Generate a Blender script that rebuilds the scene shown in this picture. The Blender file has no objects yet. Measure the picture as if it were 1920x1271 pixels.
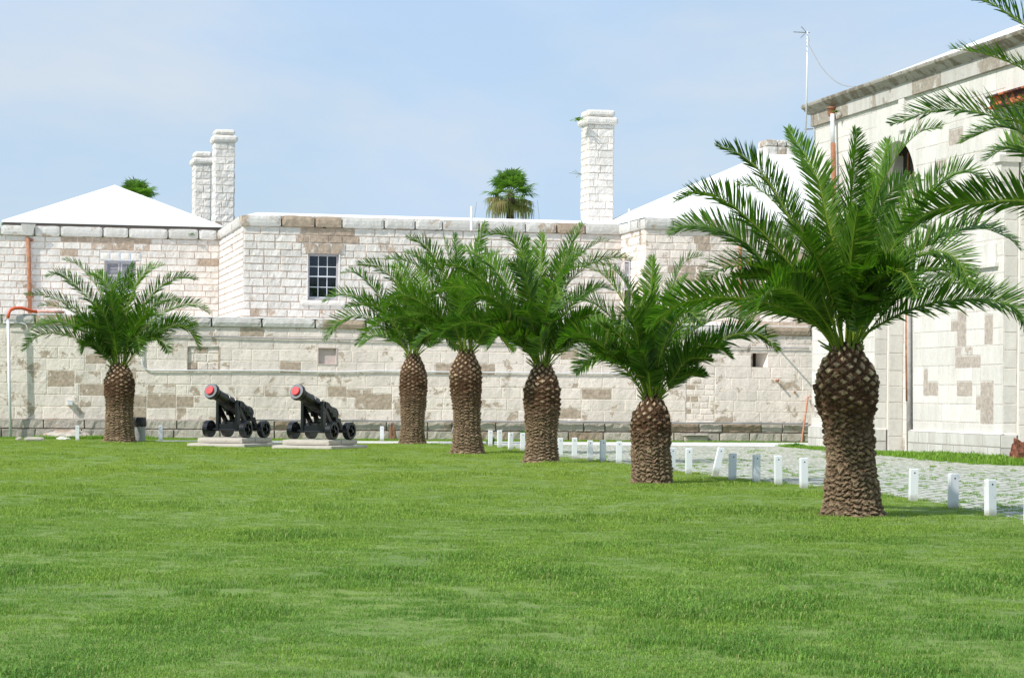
import bpy, math, random
import numpy as np
from mathutils import Vector

# ------------------------------------------------------------------ camera
FPX = 4500.0            # focal length in photograph pixels (1920 wide)
CX, CYH = 960.0, 741.0  # principal point (level camera, shifted lens)
ROLL = math.radians(-0.54)
CAMH = 1.7
sc = bpy.context.scene
cam_d = bpy.data.cameras.new("camera")
cam = bpy.data.objects.new("camera", cam_d)
sc.collection.objects.link(cam)
cam.location = (0, 0, CAMH)
cam.rotation_euler = (math.radians(90), ROLL, 0)
cam_d.sensor_width = 36.0
cam_d.lens = FPX / 1920.0 * 36.0
cam_d.shift_y = (CYH - 635.5) / 1920.0
cam_d.clip_start = 0.5
cam_d.clip_end = 5000
sc.camera = cam

# ------------------------------------------------------------------ light
SUN_AZ = math.radians(52)   # sun stands left of the view, this far round from straight behind the camera
SUN_EL = math.radians(44)
to_sun = Vector((-math.sin(SUN_AZ) * math.cos(SUN_EL), -math.cos(SUN_AZ) * math.cos(SUN_EL), math.sin(SUN_EL)))
sun_d = bpy.data.lights.new("sun", 'SUN')
sun_d.energy = 4.2
sun_d.angle = math.radians(0.6)
sun_d.color = (1.0, 0.955, 0.89)
sun = bpy.data.objects.new("sun", sun_d)
sun.rotation_euler = to_sun.to_track_quat('Z', 'Y').to_euler()
sc.collection.objects.link(sun)

world = bpy.data.worlds.new("World")
sc.world = world
world.use_nodes = True
wn = world.node_tree
wn.nodes.clear()
w_out = wn.nodes.new('ShaderNodeOutputWorld')
w_bg = wn.nodes.new('ShaderNodeBackground')
w_sky = wn.nodes.new('ShaderNodeTexSky')
w_sky.sky_type = 'NISHITA'
w_sky.sun_disc = False
w_sky.sun_elevation = SUN_EL
w_sky.sun_rotation = math.atan2(to_sun.x, to_sun.y)
w_sky.air_density = 1.0
w_sky.dust_density = 1.2
w_sky.ozone_density = 1.5
w_tc = wn.nodes.new('ShaderNodeTexCoord')
w_map = wn.nodes.new('ShaderNodeMapping')
w_map.inputs['Scale'].default_value = (1.0, 1.0, 2.6)
w_map.inputs['Location'].default_value = (0.37, 0.0, 0.12)
w_noise = wn.nodes.new('ShaderNodeTexNoise')
w_noise.inputs['Scale'].default_value = 5.5
w_noise.inputs['Detail'].default_value = 5.0
w_noise.inputs['Roughness'].default_value = 0.5
w_noise.inputs['Distortion'].default_value = 0.4
w_ramp = wn.nodes.new('ShaderNodeMapRange')
w_ramp.inputs['From Min'].default_value = 0.36
w_ramp.inputs['From Max'].default_value = 0.70
w_ramp.inputs['To Min'].default_value = 0.62
w_ramp.inputs['To Max'].default_value = 0.95
w_mix = wn.nodes.new('ShaderNodeMixRGB')
w_mix.inputs['Color2'].default_value = (3.9, 5.2, 7.0, 1)      # thin veil of cloud
wn.links.new(w_tc.outputs['Generated'], w_map.inputs['Vector'])
wn.links.new(w_map.outputs[0], w_noise.inputs['Vector'])
wn.links.new(w_noise.outputs['Fac'], w_ramp.inputs['Value'])
wn.links.new(w_ramp.outputs[0], w_mix.inputs['Fac'])
wn.links.new(w_sky.outputs[0], w_mix.inputs['Color1'])
w_n2 = wn.nodes.new('ShaderNodeTexNoise')
for k_, v_ in (('Scale', 3.2), ('Detail', 6.0), ('Roughness', 0.55), ('Distortion', 0.3)): w_n2.inputs[k_].default_value = v_
w_m2 = wn.nodes.new('ShaderNodeMapping'); w_m2.inputs['Scale'].default_value = (1.0, 1.0, 3.0); w_m2.inputs['Location'].default_value = (0.55, 0.2, 0.3)
wn.links.new(w_tc.outputs['Generated'], w_m2.inputs['Vector']); wn.links.new(w_m2.outputs[0], w_n2.inputs['Vector'])
w_r2 = wn.nodes.new('ShaderNodeMapRange'); w_r2.interpolation_type = 'SMOOTHSTEP'
w_r2.inputs['From Min'].default_value = 0.40; w_r2.inputs['From Max'].default_value = 0.66; w_r2.inputs['To Max'].default_value = 0.9
wn.links.new(w_n2.outputs['Fac'], w_r2.inputs['Value'])
w_mx2 = wn.nodes.new('ShaderNodeMixRGB'); w_mx2.inputs['Color2'].default_value = (5.0, 5.55, 6.15, 1)
wn.links.new(w_r2.outputs[0], w_mx2.inputs['Fac']); wn.links.new(w_mix.outputs[0], w_mx2.inputs['Color1'])
wn.links.new(w_mx2.outputs[0], w_bg.inputs['Color'])
w_bg.inputs['Strength'].default_value = 0.125
wn.links.new(w_bg.outputs[0], w_out.inputs['Surface'])

sc.view_settings.view_transform = 'Standard'
sc.view_settings.look = 'None'
sc.view_settings.exposure = 0.15
sc.view_settings.gamma = 1.0
sc.cycles.max_bounces = 6
sc.cycles.transparent_max_bounces = 8
COL = sc.collection

# ------------------------------------------------------------------ geometry helpers
_c, _s = math.cos(-ROLL), math.sin(-ROLL)
def ray(px, py):
    """direction (per metre of depth) of a photograph pixel"""
    dx, dy = (px - CX) / FPX, -(py - CYH) / FPX
    # camera rolled by ROLL about its axis
    return np.array([dx * math.cos(ROLL) + dy * -math.sin(-ROLL) * 1.0, 1.0, -dx * math.sin(ROLL) + dy * math.cos(ROLL)])
def at(px, py, Y):
    r = ray(px, py)
    return np.array([r[0] * Y, Y, CAMH + r[2] * Y])
def ground(px, py):
    r = ray(px, py)
    t = -CAMH / r[2]
    return np.array([r[0] * t, t, 0.0])

class Frame:
    """vertical plane: u to the right along it, n out of it towards its viewer, z up"""
    def __init__(s, ox, oy, ux, uy):
        l = math.hypot(ux, uy)
        s.O = np.array([ox, oy]); s.U = np.array([ux / l, uy / l]); s.N = np.array([s.U[1], -s.U[0]])
    def P(s, u, n, z):
        return np.array([s.O[0] + s.U[0] * u + s.N[0] * n, s.O[1] + s.U[1] * u + s.N[1] * n, z])
    def PA(s, u, n, z):
        u = np.asarray(u, float); n = np.asarray(n, float) + 0 * u; z = np.asarray(z, float) + 0 * u
        return np.stack([s.O[0] + s.U[0] * u + s.N[0] * n, s.O[1] + s.U[1] * u + s.N[1] * n, z], -1)
    def pix(s, px, py, n=0.0):
        r = ray(px, py)
        d = s.O + s.N * n
        t = (d @ s.N) / (r[:2] @ s.N)
        p = r[:2] * t
        return float((p - d) @ s.U), CAMH + r[2] * t
    def shift(s, du, dn):
        p = s.O + s.U * du + s.N * dn
        return Frame(p[0], p[1], s.U[0], s.U[1])

def _h(ix, iy, iz, seed):
    n = (ix.astype(np.int64) * 374761393 + iy.astype(np.int64) * 668265263 + iz.astype(np.int64) * 2147483647 // 7 + seed * 1274126177) & 0xffffffff
    n = ((n ^ (n >> 13)) * 1274126177) & 0xffffffff
    n = (n ^ (n >> 16)) & 0xffffff
    return n / float(0xffffff)
def vnoise(p, seed=0):
    f = np.floor(p); i = f.astype(np.int64); t = p - f; t = t * t * (3 - 2 * t)
    r = 0
    for a in (0, 1):
        for b in (0, 1):
            for c in (0, 1):
                w = (t[..., 0] if a else 1 - t[..., 0]) * (t[..., 1] if b else 1 - t[..., 1]) * (t[..., 2] if c else 1 - t[..., 2])
                r = r + w * _h(i[..., 0] + a, i[..., 1] + b, i[..., 2] + c, seed)
    return r
def fbm(p, oct=3, seed=0):
    p = np.asarray(p, float); a = 0.5; r = 0; tot = 0
    for k in range(oct):
        r = r + a * vnoise(p * (2.03 ** k) + 17.3 * k, seed + k); tot += a; a *= 0.5
    return r / tot

ORG = {}
class MB:
    def __init__(s): s.v = []; s.f = []; s.a = []; s.n = 0; s.uv = []
    def add(s, v, f, a=(0, 0, 0, 1)):
        v = np.asarray(v, float).reshape(-1, 3)
        s.v.append(v)
        s.f += [tuple(int(i) + s.n for i in q) for q in f]
        a = np.asarray(a, float)
        s.a.append(np.tile(a, (len(v), 1)) if a.ndim == 1 else a)
        s.n += len(v)
    def grid(s, V, a=(0, 0, 0, 1), wrap=False, flip=False):
        """V: (rows, cols, 3)"""
        R, C = V.shape[:2]
        f = []
        for r in range(R - 1):
            for c in range(C if wrap else C - 1):
                c2 = (c + 1) % C
                q = (r * C + c, r * C + c2, (r + 1) * C + c2, (r + 1) * C + c)
                f.append(q[::-1] if flip else q)
        if np.asarray(a).ndim == 3: a = np.asarray(a).reshape(-1, 4)
        s.add(V.reshape(-1, 3), f, a)
    def box(s, p0, p1, a=(0, 0, 0, 1)):
        x0, y0, z0 = p0; x1, y1, z1 = p1
        v = [(x0, y0, z0), (x1, y0, z0), (x1, y1, z0), (x0, y1, z0), (x0, y0, z1), (x1, y0, z1), (x1, y1, z1), (x0, y1, z1)]
        s.add(v, [(0, 3, 2, 1), (4, 5, 6, 7), (0, 1, 5, 4), (1, 2, 6, 5), (2, 3, 7, 6), (3, 0, 4, 7)], a)
    def fbox(s, F, u0, u1, n0, n1, z0, z1, a=(0, 0, 0, 1)):
        # corners ordered so that faces point outwards
        v = [F.P(u0, n1, z0), F.P(u1, n1, z0), F.P(u1, n0, z0), F.P(u0, n0, z0), F.P(u0, n1, z1), F.P(u1, n1, z1), F.P(u1, n0, z1), F.P(u0, n0, z1)]
        s.add(v, [(0, 3, 2, 1), (4, 5, 6, 7), (0, 1, 5, 4), (1, 2, 6, 5), (2, 3, 7, 6), (3, 0, 4, 7)], a)
    def prism(s, poly, d, a=(0, 0, 0, 1)):
        """poly: list of 3-D points, extruded by vector d"""
        n = len(poly); p = np.array(poly, float); d = np.array(d, float)
        f = [tuple(range(n))[::-1], tuple(range(n, 2 * n))] + [(i, (i + 1) % n, n + (i + 1) % n, n + i) for i in range(n)]
        s.add(np.vstack([p, p + d]), f, a)
    def tube(s, pts, r, seg=8, a=(0, 0, 0, 1), caps=True):
        pts = np.array(pts, float); n = len(pts)
        rr = np.full(n, r, float) if np.isscalar(r) else np.array(r, float)
        T = np.gradient(pts, axis=0); T /= np.linalg.norm(T, axis=1)[:, None] + 1e-12
        ref = np.array([0, 0, 1.0]) if abs(T[0][2]) < 0.9 else np.array([0, 1.0, 0])
        V = []
        A = np.cross(T[0], ref); A /= np.linalg.norm(A)
        for i in range(n):
            A = A - T[i] * (A @ T[i]); A /= np.linalg.norm(A) + 1e-12
            B = np.cross(T[i], A)
            th = np.arange(seg) * 2 * math.pi / seg
            V.append(pts[i] + rr[i] * (np.cos(th)[:, None] * A + np.sin(th)[:, None] * B))
        V = np.array(V)
        b = s.n
        s.grid(V, a, wrap=True)
        if caps:
            s.f.append(tuple(b + i for i in range(seg))[::-1]); s.f.append(tuple(b + (n - 1) * seg + i for i in range(seg)))
    def lathe(s, prof, c=(0, 0, 0), seg=24, a=(0, 0, 0, 1)):
        """prof: list of (r, z) revolved about the vertical through c"""
        th = np.arange(seg) * 2 * math.pi / seg
        V = np.array([[[c[0] + r * math.cos(t), c[1] + r * math.sin(t), c[2] + z] for t in th] for r, z in prof])
        s.grid(V, a, wrap=True)
    def rough(s, F, u0, u1, n0, n1, z0, z1, amp=0.02, res=0.12, a=(0, 0, 0, 1), rnd=0.03, seed=0):
        """rough-hewn stone with rounded arrises"""
        nu = max(2, int((u1 - u0) / res)); nn = max(2, int((n1 - n0) / res)); nz = max(2, int((z1 - z0) / res))
        def face(A, B, mk, flip):
            g = np.array([[mk(x, y) for x in A] for y in B])
            c = np.array([(u0 + u1) / 2, (n0 + n1) / 2, (z0 + z1) / 2]); hs = np.array([(u1 - u0) / 2, (n1 - n0) / 2, (z1 - z0) / 2])
            d = g - c
            # round the edges: pull points where two or more coords are at the limit
            k = np.abs(d) / hs
            e = (k > 0.999).sum(-1)
            sh = np.where(e >= 2, rnd, 0.0)[..., None] * np.sign(d) * (k > 0.999)
            g = g - sh
            dirn = d * (k > 0.999); dirn /= np.linalg.norm(dirn, axis=-1)[..., None] + 1e-9
            nz_ = fbm(np.stack([g[..., 0] * 5 + F.O[0], g[..., 1] * 5 + seed, g[..., 2] * 5], -1), 3, 5) - 0.5
            g = g + dirn * (nz_ * 2 * amp)[..., None]
            W = F.PA(g[..., 0], g[..., 1], g[..., 2])
            s.grid(W, a, flip=flip)
        U = np.linspace(u0, u1, nu + 1); N = np.linspace(n0, n1, nn + 1); Z = np.linspace(z0, z1, nz + 1)
        face(U, Z, lambda x, y: (x, n1, y), False)
        face(U, Z, lambda x, y: (x, n0, y), True)
        face(N, Z, lambda x, y: (u0, x, y), False)
        face(N, Z, lambda x, y: (u1, x, y), True)
        face(U, N, lambda x, y: (x, y, z1), True)
        face(U, N, lambda x, y: (x, y, z0), False)
    def build(s, name, mat, parent=None, smooth=False, attr=True, org=None, loc=None):
        V = np.vstack(s.v) if s.v else np.zeros((0, 3))
        o_ = np.zeros(3)
        if parent is not None: o_ = ORG.get(parent.name, np.zeros(3))
        elif org is not None: o_ = np.array(org, float)
        me = bpy.data.meshes.new(name)
        me.from_pydata((V - o_).tolist(), [], s.f)
        me.update()
        if attr:
            at_ = me.attributes.new('blk', 'FLOAT_COLOR', 'POINT')
            at_.data.foreach_set('color', np.vstack(s.a).astype(np.float32).ravel())
        if smooth: me.shade_smooth()
        for m in (mat if isinstance(mat, (list, tuple)) else [mat]): me.materials.append(m)
        ob = bpy.data.objects.new(name, me)
        COL.objects.link(ob)
        if parent is not None: ob.parent = parent
        elif org is not None: ob.location = org
        ORG[ob.name] = o_
        return ob

def tag(o, label=None, cat=None, group=None, kind=None):
    if label: o['label'] = label
    if cat: o['category'] = cat
    if group: o['group'] = group
    if kind: o['kind'] = kind
    return o
def thing(name, loc, label, cat, group=None):
    o = bpy.data.objects.new(name, None)
    o.empty_display_size = 0.2
    COL.objects.link(o)
    o.location = loc
    ORG[o.name] = np.array(loc, float)
    return tag(o, label, cat, group)
def copy_tree(o, parent=None):
    c = o.copy(); COL.objects.link(c)
    if parent is not None: c.parent = parent
    for ch in [x for x in list(COL.objects) if x.parent == o]:
        copy_tree(ch, c)
    return c

# ------------------------------------------------------------------ materials
def new_mat(name):
    m = bpy.data.materials.new(name); m.use_nodes = True
    nt = m.node_tree; nt.nodes.clear()
    out = nt.nodes.new('ShaderNodeOutputMaterial'); b = nt.nodes.new('ShaderNodeBsdfPrincipled')
    nt.links.new(b.outputs[0], out.inputs['Surface'])
    return m, nt, b
def nd(nt, t, **kw):
    n = nt.nodes.new(t)
    for k, v in kw.items():
        if k in n.inputs.keys(): n.inputs[k].default_value = v
        else: setattr(n, k, v)
    return n
def noise(nt, vec, scale, detail=4, rough=0.55, dist=0.0):
    n = nd(nt, 'ShaderNodeTexNoise', Scale=scale, Detail=detail, Roughness=rough, Distortion=dist)
    nt.links.new(vec, n.inputs['Vector']); return n.outputs['Fac']
def mrange(nt, x, a, b, c=0.0, d=1.0, smooth=False):
    n = nd(nt, 'ShaderNodeMapRange'); n.inputs['From Min'].default_value = a; n.inputs['From Max'].default_value = b
    n.inputs['To Min'].default_value = c; n.inputs['To Max'].default_value = d
    if smooth: n.interpolation_type = 'SMOOTHSTEP'
    nt.links.new(x, n.inputs['Value']); return n.outputs[0]
def math_(nt, op, a, b=None, clamp=False):
    n = nt.nodes.new('ShaderNodeMath'); n.operation = op; n.use_clamp = clamp
    for i, x in enumerate((a, b)):
        if x is None: continue
        if isinstance(x, (int, float)): n.inputs[i].default_value = x
        else: nt.links.new(x, n.inputs[i])
    return n.outputs[0]
def mixc(nt, fac, a, b, mode='MIX'):
    n = nt.nodes.new('ShaderNodeMixRGB'); n.blend_type = mode
    for k, x in (('Fac', fac), ('Color1', a), ('Color2', b)):
        if isinstance(x, (int, float)): n.inputs[k].default_value = x
        elif isinstance(x, tuple): n.inputs[k].default_value = (x + (1,))[:4]
        else: nt.links.new(x, n.inputs[k])
    return n.outputs[0]
def bump(nt, b, h, strength=0.5, dist=0.02):
    n = nd(nt, 'ShaderNodeBump', Strength=strength, Distance=dist)
    nt.links.new(h, n.inputs['Height']); nt.links.new(n.outputs[0], b.inputs['Normal'])
def objco(nt): return nt.nodes.new('ShaderNodeTexCoord').outputs['Object']
def geopos(nt): return nt.nodes.new('ShaderNodeNewGeometry').outputs['Position']
def attr(nt, name='blk'):
    a = nd(nt, 'ShaderNodeAttribute', attribute_name=name)
    s = nt.nodes.new('ShaderNodeSeparateColor'); nt.links.new(a.outputs['Color'], s.inputs[0]); return s.outputs, a.outputs['Color']

def simple(name, col, rough=0.6, metal=0.0, var=0.12, scale=8.0, bumpd=0.0):
    m, nt, b = new_mat(name)
    p = objco(nt)
    f = noise(nt, p, scale, 5)
    v = mrange(nt, f, 0.3, 0.7, 1 - var, 1 + var)
    c = mixc(nt, 1.0, tuple(col), (0, 0, 0))
    h = nt.nodes.new('ShaderNodeVectorMath'); h.operation = 'SCALE'; h.inputs[0].default_value = tuple(col[:3]); nt.links.new(v, h.inputs['Scale'])
    nt.links.new(h.outputs[0], b.inputs['Base Color'])
    b.inputs['Roughness'].default_value = rough; b.inputs['Metallic'].default_value = metal
    if bumpd: bump(nt, b, noise(nt, p, scale * 4, 4), 0.6, bumpd)
    return m

def stone(name, white, brown, mortar, lo=0.60, hi=0.66, pscale=1.3, grime=0.35, rub=0.0, bscale=14.0, bd=0.012):
    """whitewashed limestone: blk.r = how far the wash of that block has gone, blk.g = mortar, blk.b = tone of the block"""
    m, nt, b = new_mat(name)
    p = geopos(nt)
    (r, g, bl), _ = attr(nt)
    n1 = noise(nt, p, pscale, 7, 0.62, 0.3)
    n2 = noise(nt, p, pscale * 5, 5, 0.6)
    k = math_(nt, 'ADD', math_(nt, 'ADD', n1, math_(nt, 'MULTIPLY', n2, 0.25)), math_(nt, 'MULTIPLY', r, 0.42))
    k = mrange(nt, k, lo + 0.125, hi + 0.125, smooth=True)
    nb = noise(nt, p, 9, 5)
    tone = math_(nt, 'ADD', math_(nt, 'MULTIPLY', bl, 0.16), mrange(nt, nb, 0.25, 0.75, 0.84, 0.98))
    vw = nt.nodes.new('ShaderNodeVectorMath'); vw.operation = 'SCALE'; vw.inputs[0].default_value = white; nt.links.new(tone, vw.inputs['Scale'])
    # grey weathering, streaked vertically
    mp = nd(nt, 'ShaderNodeMapping'); mp.inputs['Scale'].default_value = (1.0, 1.0, 0.20); nt.links.new(p, mp.inputs['Vector'])
    gz = mrange(nt, noise(nt, mp.outputs[0], 2.2, 8, 0.68), 0.46, 0.72, 0.0, grime)
    w2 = mixc(nt, gz, vw.outputs[0], (0.43, 0.40, 0.35))
    vb = nt.nodes.new('ShaderNodeVectorMath'); vb.operation = 'SCALE'; vb.inputs[0].default_value = brown
    nt.links.new(mrange(nt, n2, 0.3, 0.7, 0.72, 1.25), vb.inputs['Scale'])
    c = mixc(nt, k, w2, vb.outputs[0])
    # small pits
    pit = mrange(nt, noise(nt, p, 16, 3, 0.6), 0.70, 0.76, 0.0, 0.6)
    c = mixc(nt, pit, c, tuple(x * 0.7 for x in brown))
    mo = mixc(nt, mrange(nt, n2, 0.35, 0.7), mortar, tuple(min(1, x * 1.5) for x in mortar))
    c = mixc(nt, g, c, mo)
    nt.links.new(c, b.inputs['Base Color'])
    b.inputs['Roughness'].default_value = 0.92
    b.inputs['Specular IOR Level'].default_value = 0.2
    hgt = math_(nt, 'ADD', noise(nt, p, bscale, 8, 0.65), math_(nt, 'MULTIPLY', k, -0.3))
    bump(nt, b, hgt, 0.9, bd)
    return m

M = {}
M['rock'] = stone('rock_faced_limestone', (0.70, 0.665, 0.62), (0.42, 0.335, 0.26), (0.50, 0.40, 0.33), 0.69, 0.79, 1.1, 0.45, bd=0.05, bscale=9)
M['chim'] = stone('chimney_limestone', (0.72, 0.69, 0.645), (0.42, 0.35, 0.28), (0.55, 0.50, 0.44), 0.70, 0.80, 1.1, 0.35, bd=0.05, bscale=9)
M['wash'] = stone('peeling_whitewashed_ashlar', (0.84, 0.75, 0.68), (0.47, 0.38, 0.30), (0.66, 0.585, 0.52), 0.60, 0.66, 1.7, 0.45, bd=0.02, bscale=10)
M['plinth'] = stone('weathered_plinth_stone', (0.50, 0.455, 0.40), (0.35, 0.27, 0.20), (0.16, 0.14, 0.11), 0.58, 0.72, 1.6, 0.7, bd=0.05, bscale=8)
M['coping'] = stone('weathered_coping_stone', (0.60, 0.585, 0.555), (0.40, 0.32, 0.24), (0.26, 0.23, 0.20), 0.66, 0.74, 1.0, 0.7, bd=0.04, bscale=9)
M['tower'] = stone('smooth_whitewashed_ashlar', (0.69, 0.67, 0.625), (0.44, 0.385, 0.335), (0.48, 0.45, 0.41), 0.74, 0.76, 1.6, 0.45, bd=0.006, bscale=16)
M['cornice'] = stone('stained_cornice_stone', (0.36, 0.34, 0.30), (0.22, 0.19, 0.15), (0.12, 0.11, 0.10), 0.56, 0.68, 2.2, 0.75, bd=0.02, bscale=14)
M['paint'] = stone('weathered_white_frieze', (0.55, 0.535, 0.50), (0.34, 0.30, 0.25), (0.18, 0.17, 0.15), 0.62, 0.70, 2.0, 0.95, bd=0.01, bscale=14)
M['slab'] = stone('pale_stone_slab', (0.50, 0.46, 0.40), (0.36, 0.31, 0.25), (0.2, 0.18, 0.15), 0.72, 0.84, 2.5, 0.15, bd=0.02, bscale=22)
M['roof'] = simple('white_limewashed_roof', (0.86, 0.86, 0.86), 0.85, var=0.02, scale=1.5, bumpd=0.004)
M['white'] = simple('white_painted_wood', (0.74, 0.76, 0.79), 0.5, var=0.05, scale=14)
def mk_post():
    m, nt, b = new_mat('scuffed_white_post_paint')
    p = objco(nt); sx = nt.nodes.new('ShaderNodeSeparateXYZ'); nt.links.new(p, sx.inputs[0])
    gp = geopos(nt); n = noise(nt, gp, 7, 6, .65)
    foot = mrange(nt, math_(nt, 'ADD', sx.outputs['Z'], math_(nt, 'MULTIPLY', n, -.16)), -.06, .04, .75, 0)
    scuff = mrange(nt, noise(nt, gp, 16, 5, .7), .60, .68, 0, .5)
    c = mixc(nt, foot, (0.74, 0.76, 0.79), (0.27, 0.27, 0.17)); c = mixc(nt, scuff, c, (0.48, 0.47, 0.44))
    nt.links.new(c, b.inputs['Base Color']); b.inputs['Roughness'].default_value = .6; return m
M['post'] = mk_post()
M['whitepipe'] = simple('white_plastic_pipe', (0.72, 0.74, 0.77), 0.4, var=0.04)
M['grey'] = simple('grey_cable', (0.30, 0.30, 0.31), 0.5, var=0.1)
M['rust'] = simple('rusty_brown_pipe', (0.34, 0.15, 0.08), 0.8, var=0.35, scale=6, bumpd=0.01)
M['orange'] = simple('orange_red_hose', (0.62, 0.10, 0.03), 0.45, var=0.08)
M['dark'] = simple('dark_recess', (0.03, 0.028, 0.025), 0.9, var=0.2)
M['wframe'] = simple('grey_violet_window_paint', (0.42, 0.41, 0.44), 0.55, var=0.06)
M['bin'] = simple('galvanised_bin_metal', (0.33, 0.34, 0.33), 0.5, 0.3, var=0.2, scale=10)
M['bag'] = simple('black_plastic_bag', (0.012, 0.012, 0.013), 0.28, var=0.1, scale=20, bumpd=0.02)
M['iron'] = simple('black_painted_iron', (0.004, 0.005, 0.008), 0.26, 0.0, var=0.25, scale=10, bumpd=0.004)
M['olive'] = simple('black_barrel_paint', (0.013, 0.012, 0.009), 0.32, 0.0, var=0.3, scale=7, bumpd=0.003)
M['muzzle'] = simple('grey_muzzle_face', (0.13, 0.14, 0.16), 0.5, var=0.1)
M['red'] = simple('red_tampion_paint', (0.68, 0.05, 0.055), 0.55, var=0.06)
M['wood'] = simple('bare_weathered_wood', (0.22, 0.12, 0.07), 0.9, var=0.3, scale=12)
M['hole'] = simple('bolt_hole_black', (0.01, 0.01, 0.012), 0.9, var=0.1)
M['blind'] = simple('pale_blue_blind', (0.30, 0.37, 0.50), 0.7, var=0.05)

def mk_rust_beam():
    m, nt, b = new_mat('flaking_orange_steel')
    p = objco(nt)
    k = mrange(nt, noise(nt, p, 2.2, 6, 0.6), 0.48, 0.54)
    nt.links.new(mixc(nt, k, (0.52, 0.15, 0.055), (0.06, 0.02, 0.018)), b.inputs['Base Color'])
    b.inputs['Roughness'].default_value = 0.8
    bump(nt, b, noise(nt, p, 12, 5), 0.8, 0.02); return m
M['beam'] = mk_rust_beam()

def mk_glass():
    m, nt, b = new_mat('window_glass')
    b.inputs['Base Color'].default_value = (0.012, 0.016, 0.02, 1); b.inputs['Roughness'].default_value = 0.03
    b.inputs['Specular IOR Level'].default_value = 0.9
    t = nt.nodes.new('ShaderNodeBsdfTransparent'); t.inputs[0].default_value = (0.8, 0.87, 0.9, 1)
    mx = nt.nodes.new('ShaderNodeMixShader'); mx.inputs[0].default_value = 0.38
    out = [n for n in nt.nodes if n.type == 'OUTPUT_MATERIAL'][0]
    nt.links.new(t.outputs[0], mx.inputs[1]); nt.links.new(b.outputs[0], mx.inputs[2]); nt.links.new(mx.outputs[0], out.inputs['Surface'])
    return m
M['glass'] = mk_glass()

def mk_leaf(name, dark, light, rach, trans=0.28, rough=0.38):
    """blk.r = tone of this leaflet, blk.g = 1 on the midrib / leaf stalk, blk.b = dryness"""
    m, nt, b = new_mat(name)
    (r, g, bl), _ = attr(nt)
    c = mixc(nt, r, dark, light)
    c = mixc(nt, bl, c, (0.30, 0.22, 0.11))
    c = mixc(nt, g, c, rach)
    nt.links.new(c, b.inputs['Base Color'])
    b.inputs['Roughness'].default_value = rough
    b.inputs['Specular IOR Level'].default_value = 0.34
    t = nt.nodes.new('ShaderNodeBsdfTranslucent')
    t2 = mixc(nt, 1.0, c, (1.5, 2.0, 0.6), 'MULTIPLY')
    nt.links.new(t2, t.inputs['Color'])
    mx = nt.nodes.new('ShaderNodeMixShader'); mx.inputs[0].default_value = trans
    out = [n for n in nt.nodes if n.type == 'OUTPUT_MATERIAL'][0]
    nt.links.new(b.outputs[0], mx.inputs[1]); nt.links.new(t.outputs[0], mx.inputs[2]); nt.links.new(mx.outputs[0], out.inputs['Surface'])
    return m
M['frond'] = mk_leaf('date_palm_frond', (0.022, 0.070, 0.008), (0.125, 0.245, 0.020), (0.24, 0.31, 0.04), 0.34, 0.38)
M['fan'] = mk_leaf('fan_palm_leaf', (0.07, 0.15, 0.03), (0.19, 0.29, 0.07), (0.35, 0.4, 0.14), 0.35)
M['weed'] = mk_leaf('weed_leaf', (0.05, 0.15, 0.02), (0.12, 0.28, 0.035), (0.12, 0.2, 0.05), 0.35, 0.6)

def mk_trunk():
    """blk.rgb carries the stem's own colour: pale cut leaf bases, dark fibre, grey old bark"""
    m, nt, b = new_mat('palm_trunk_bark')
    _, c = attr(nt)
    p = objco(nt)
    v = mrange(nt, noise(nt, p, 28, 5, 0.7), 0.3, 0.7, 0.62, 1.35)
    h = nt.nodes.new('ShaderNodeVectorMath'); h.operation = 'SCALE'; nt.links.new(c, h.inputs[0]); nt.links.new(v, h.inputs['Scale'])
    nt.links.new(h.outputs[0], b.inputs['Base Color'])
    b.inputs['Roughness'].default_value = 0.95; b.inputs['Specular IOR Level'].default_value = 0.15
    mp = nd(nt, 'ShaderNodeMapping'); mp.inputs['Scale'].default_value = (1, 1, 2.2); nt.links.new(p, mp.inputs['Vector'])
    bump(nt, b, noise(nt, mp.outputs[0], 30, 6, 0.7), 1.0, 0.03)
    return m
M['trunk'] = mk_trunk()

def mk_lawn():
    m, nt, b = new_mat('lawn_soil_and_thatch')
    p = geopos(nt)
    a = noise(nt, p, 0.35, 6, 0.6); d = noise(nt, p, 9, 6, 0.7)
    c = mixc(nt, mrange(nt, a, 0.35, 0.65), (0.15, 0.26, 0.05), (0.21, 0.32, 0.055))
    c = mixc(nt, mrange(nt, d, 0.4, 0.7, 0, 0.6), c, (0.12, 0.12, 0.05))
    nt.links.new(c, b.inputs['Base Color']); b.inputs['Roughness'].default_value = 0.95
    bump(nt, b, d, 1.0, 0.05)
    return m
M['lawn'] = mk_lawn()

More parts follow.
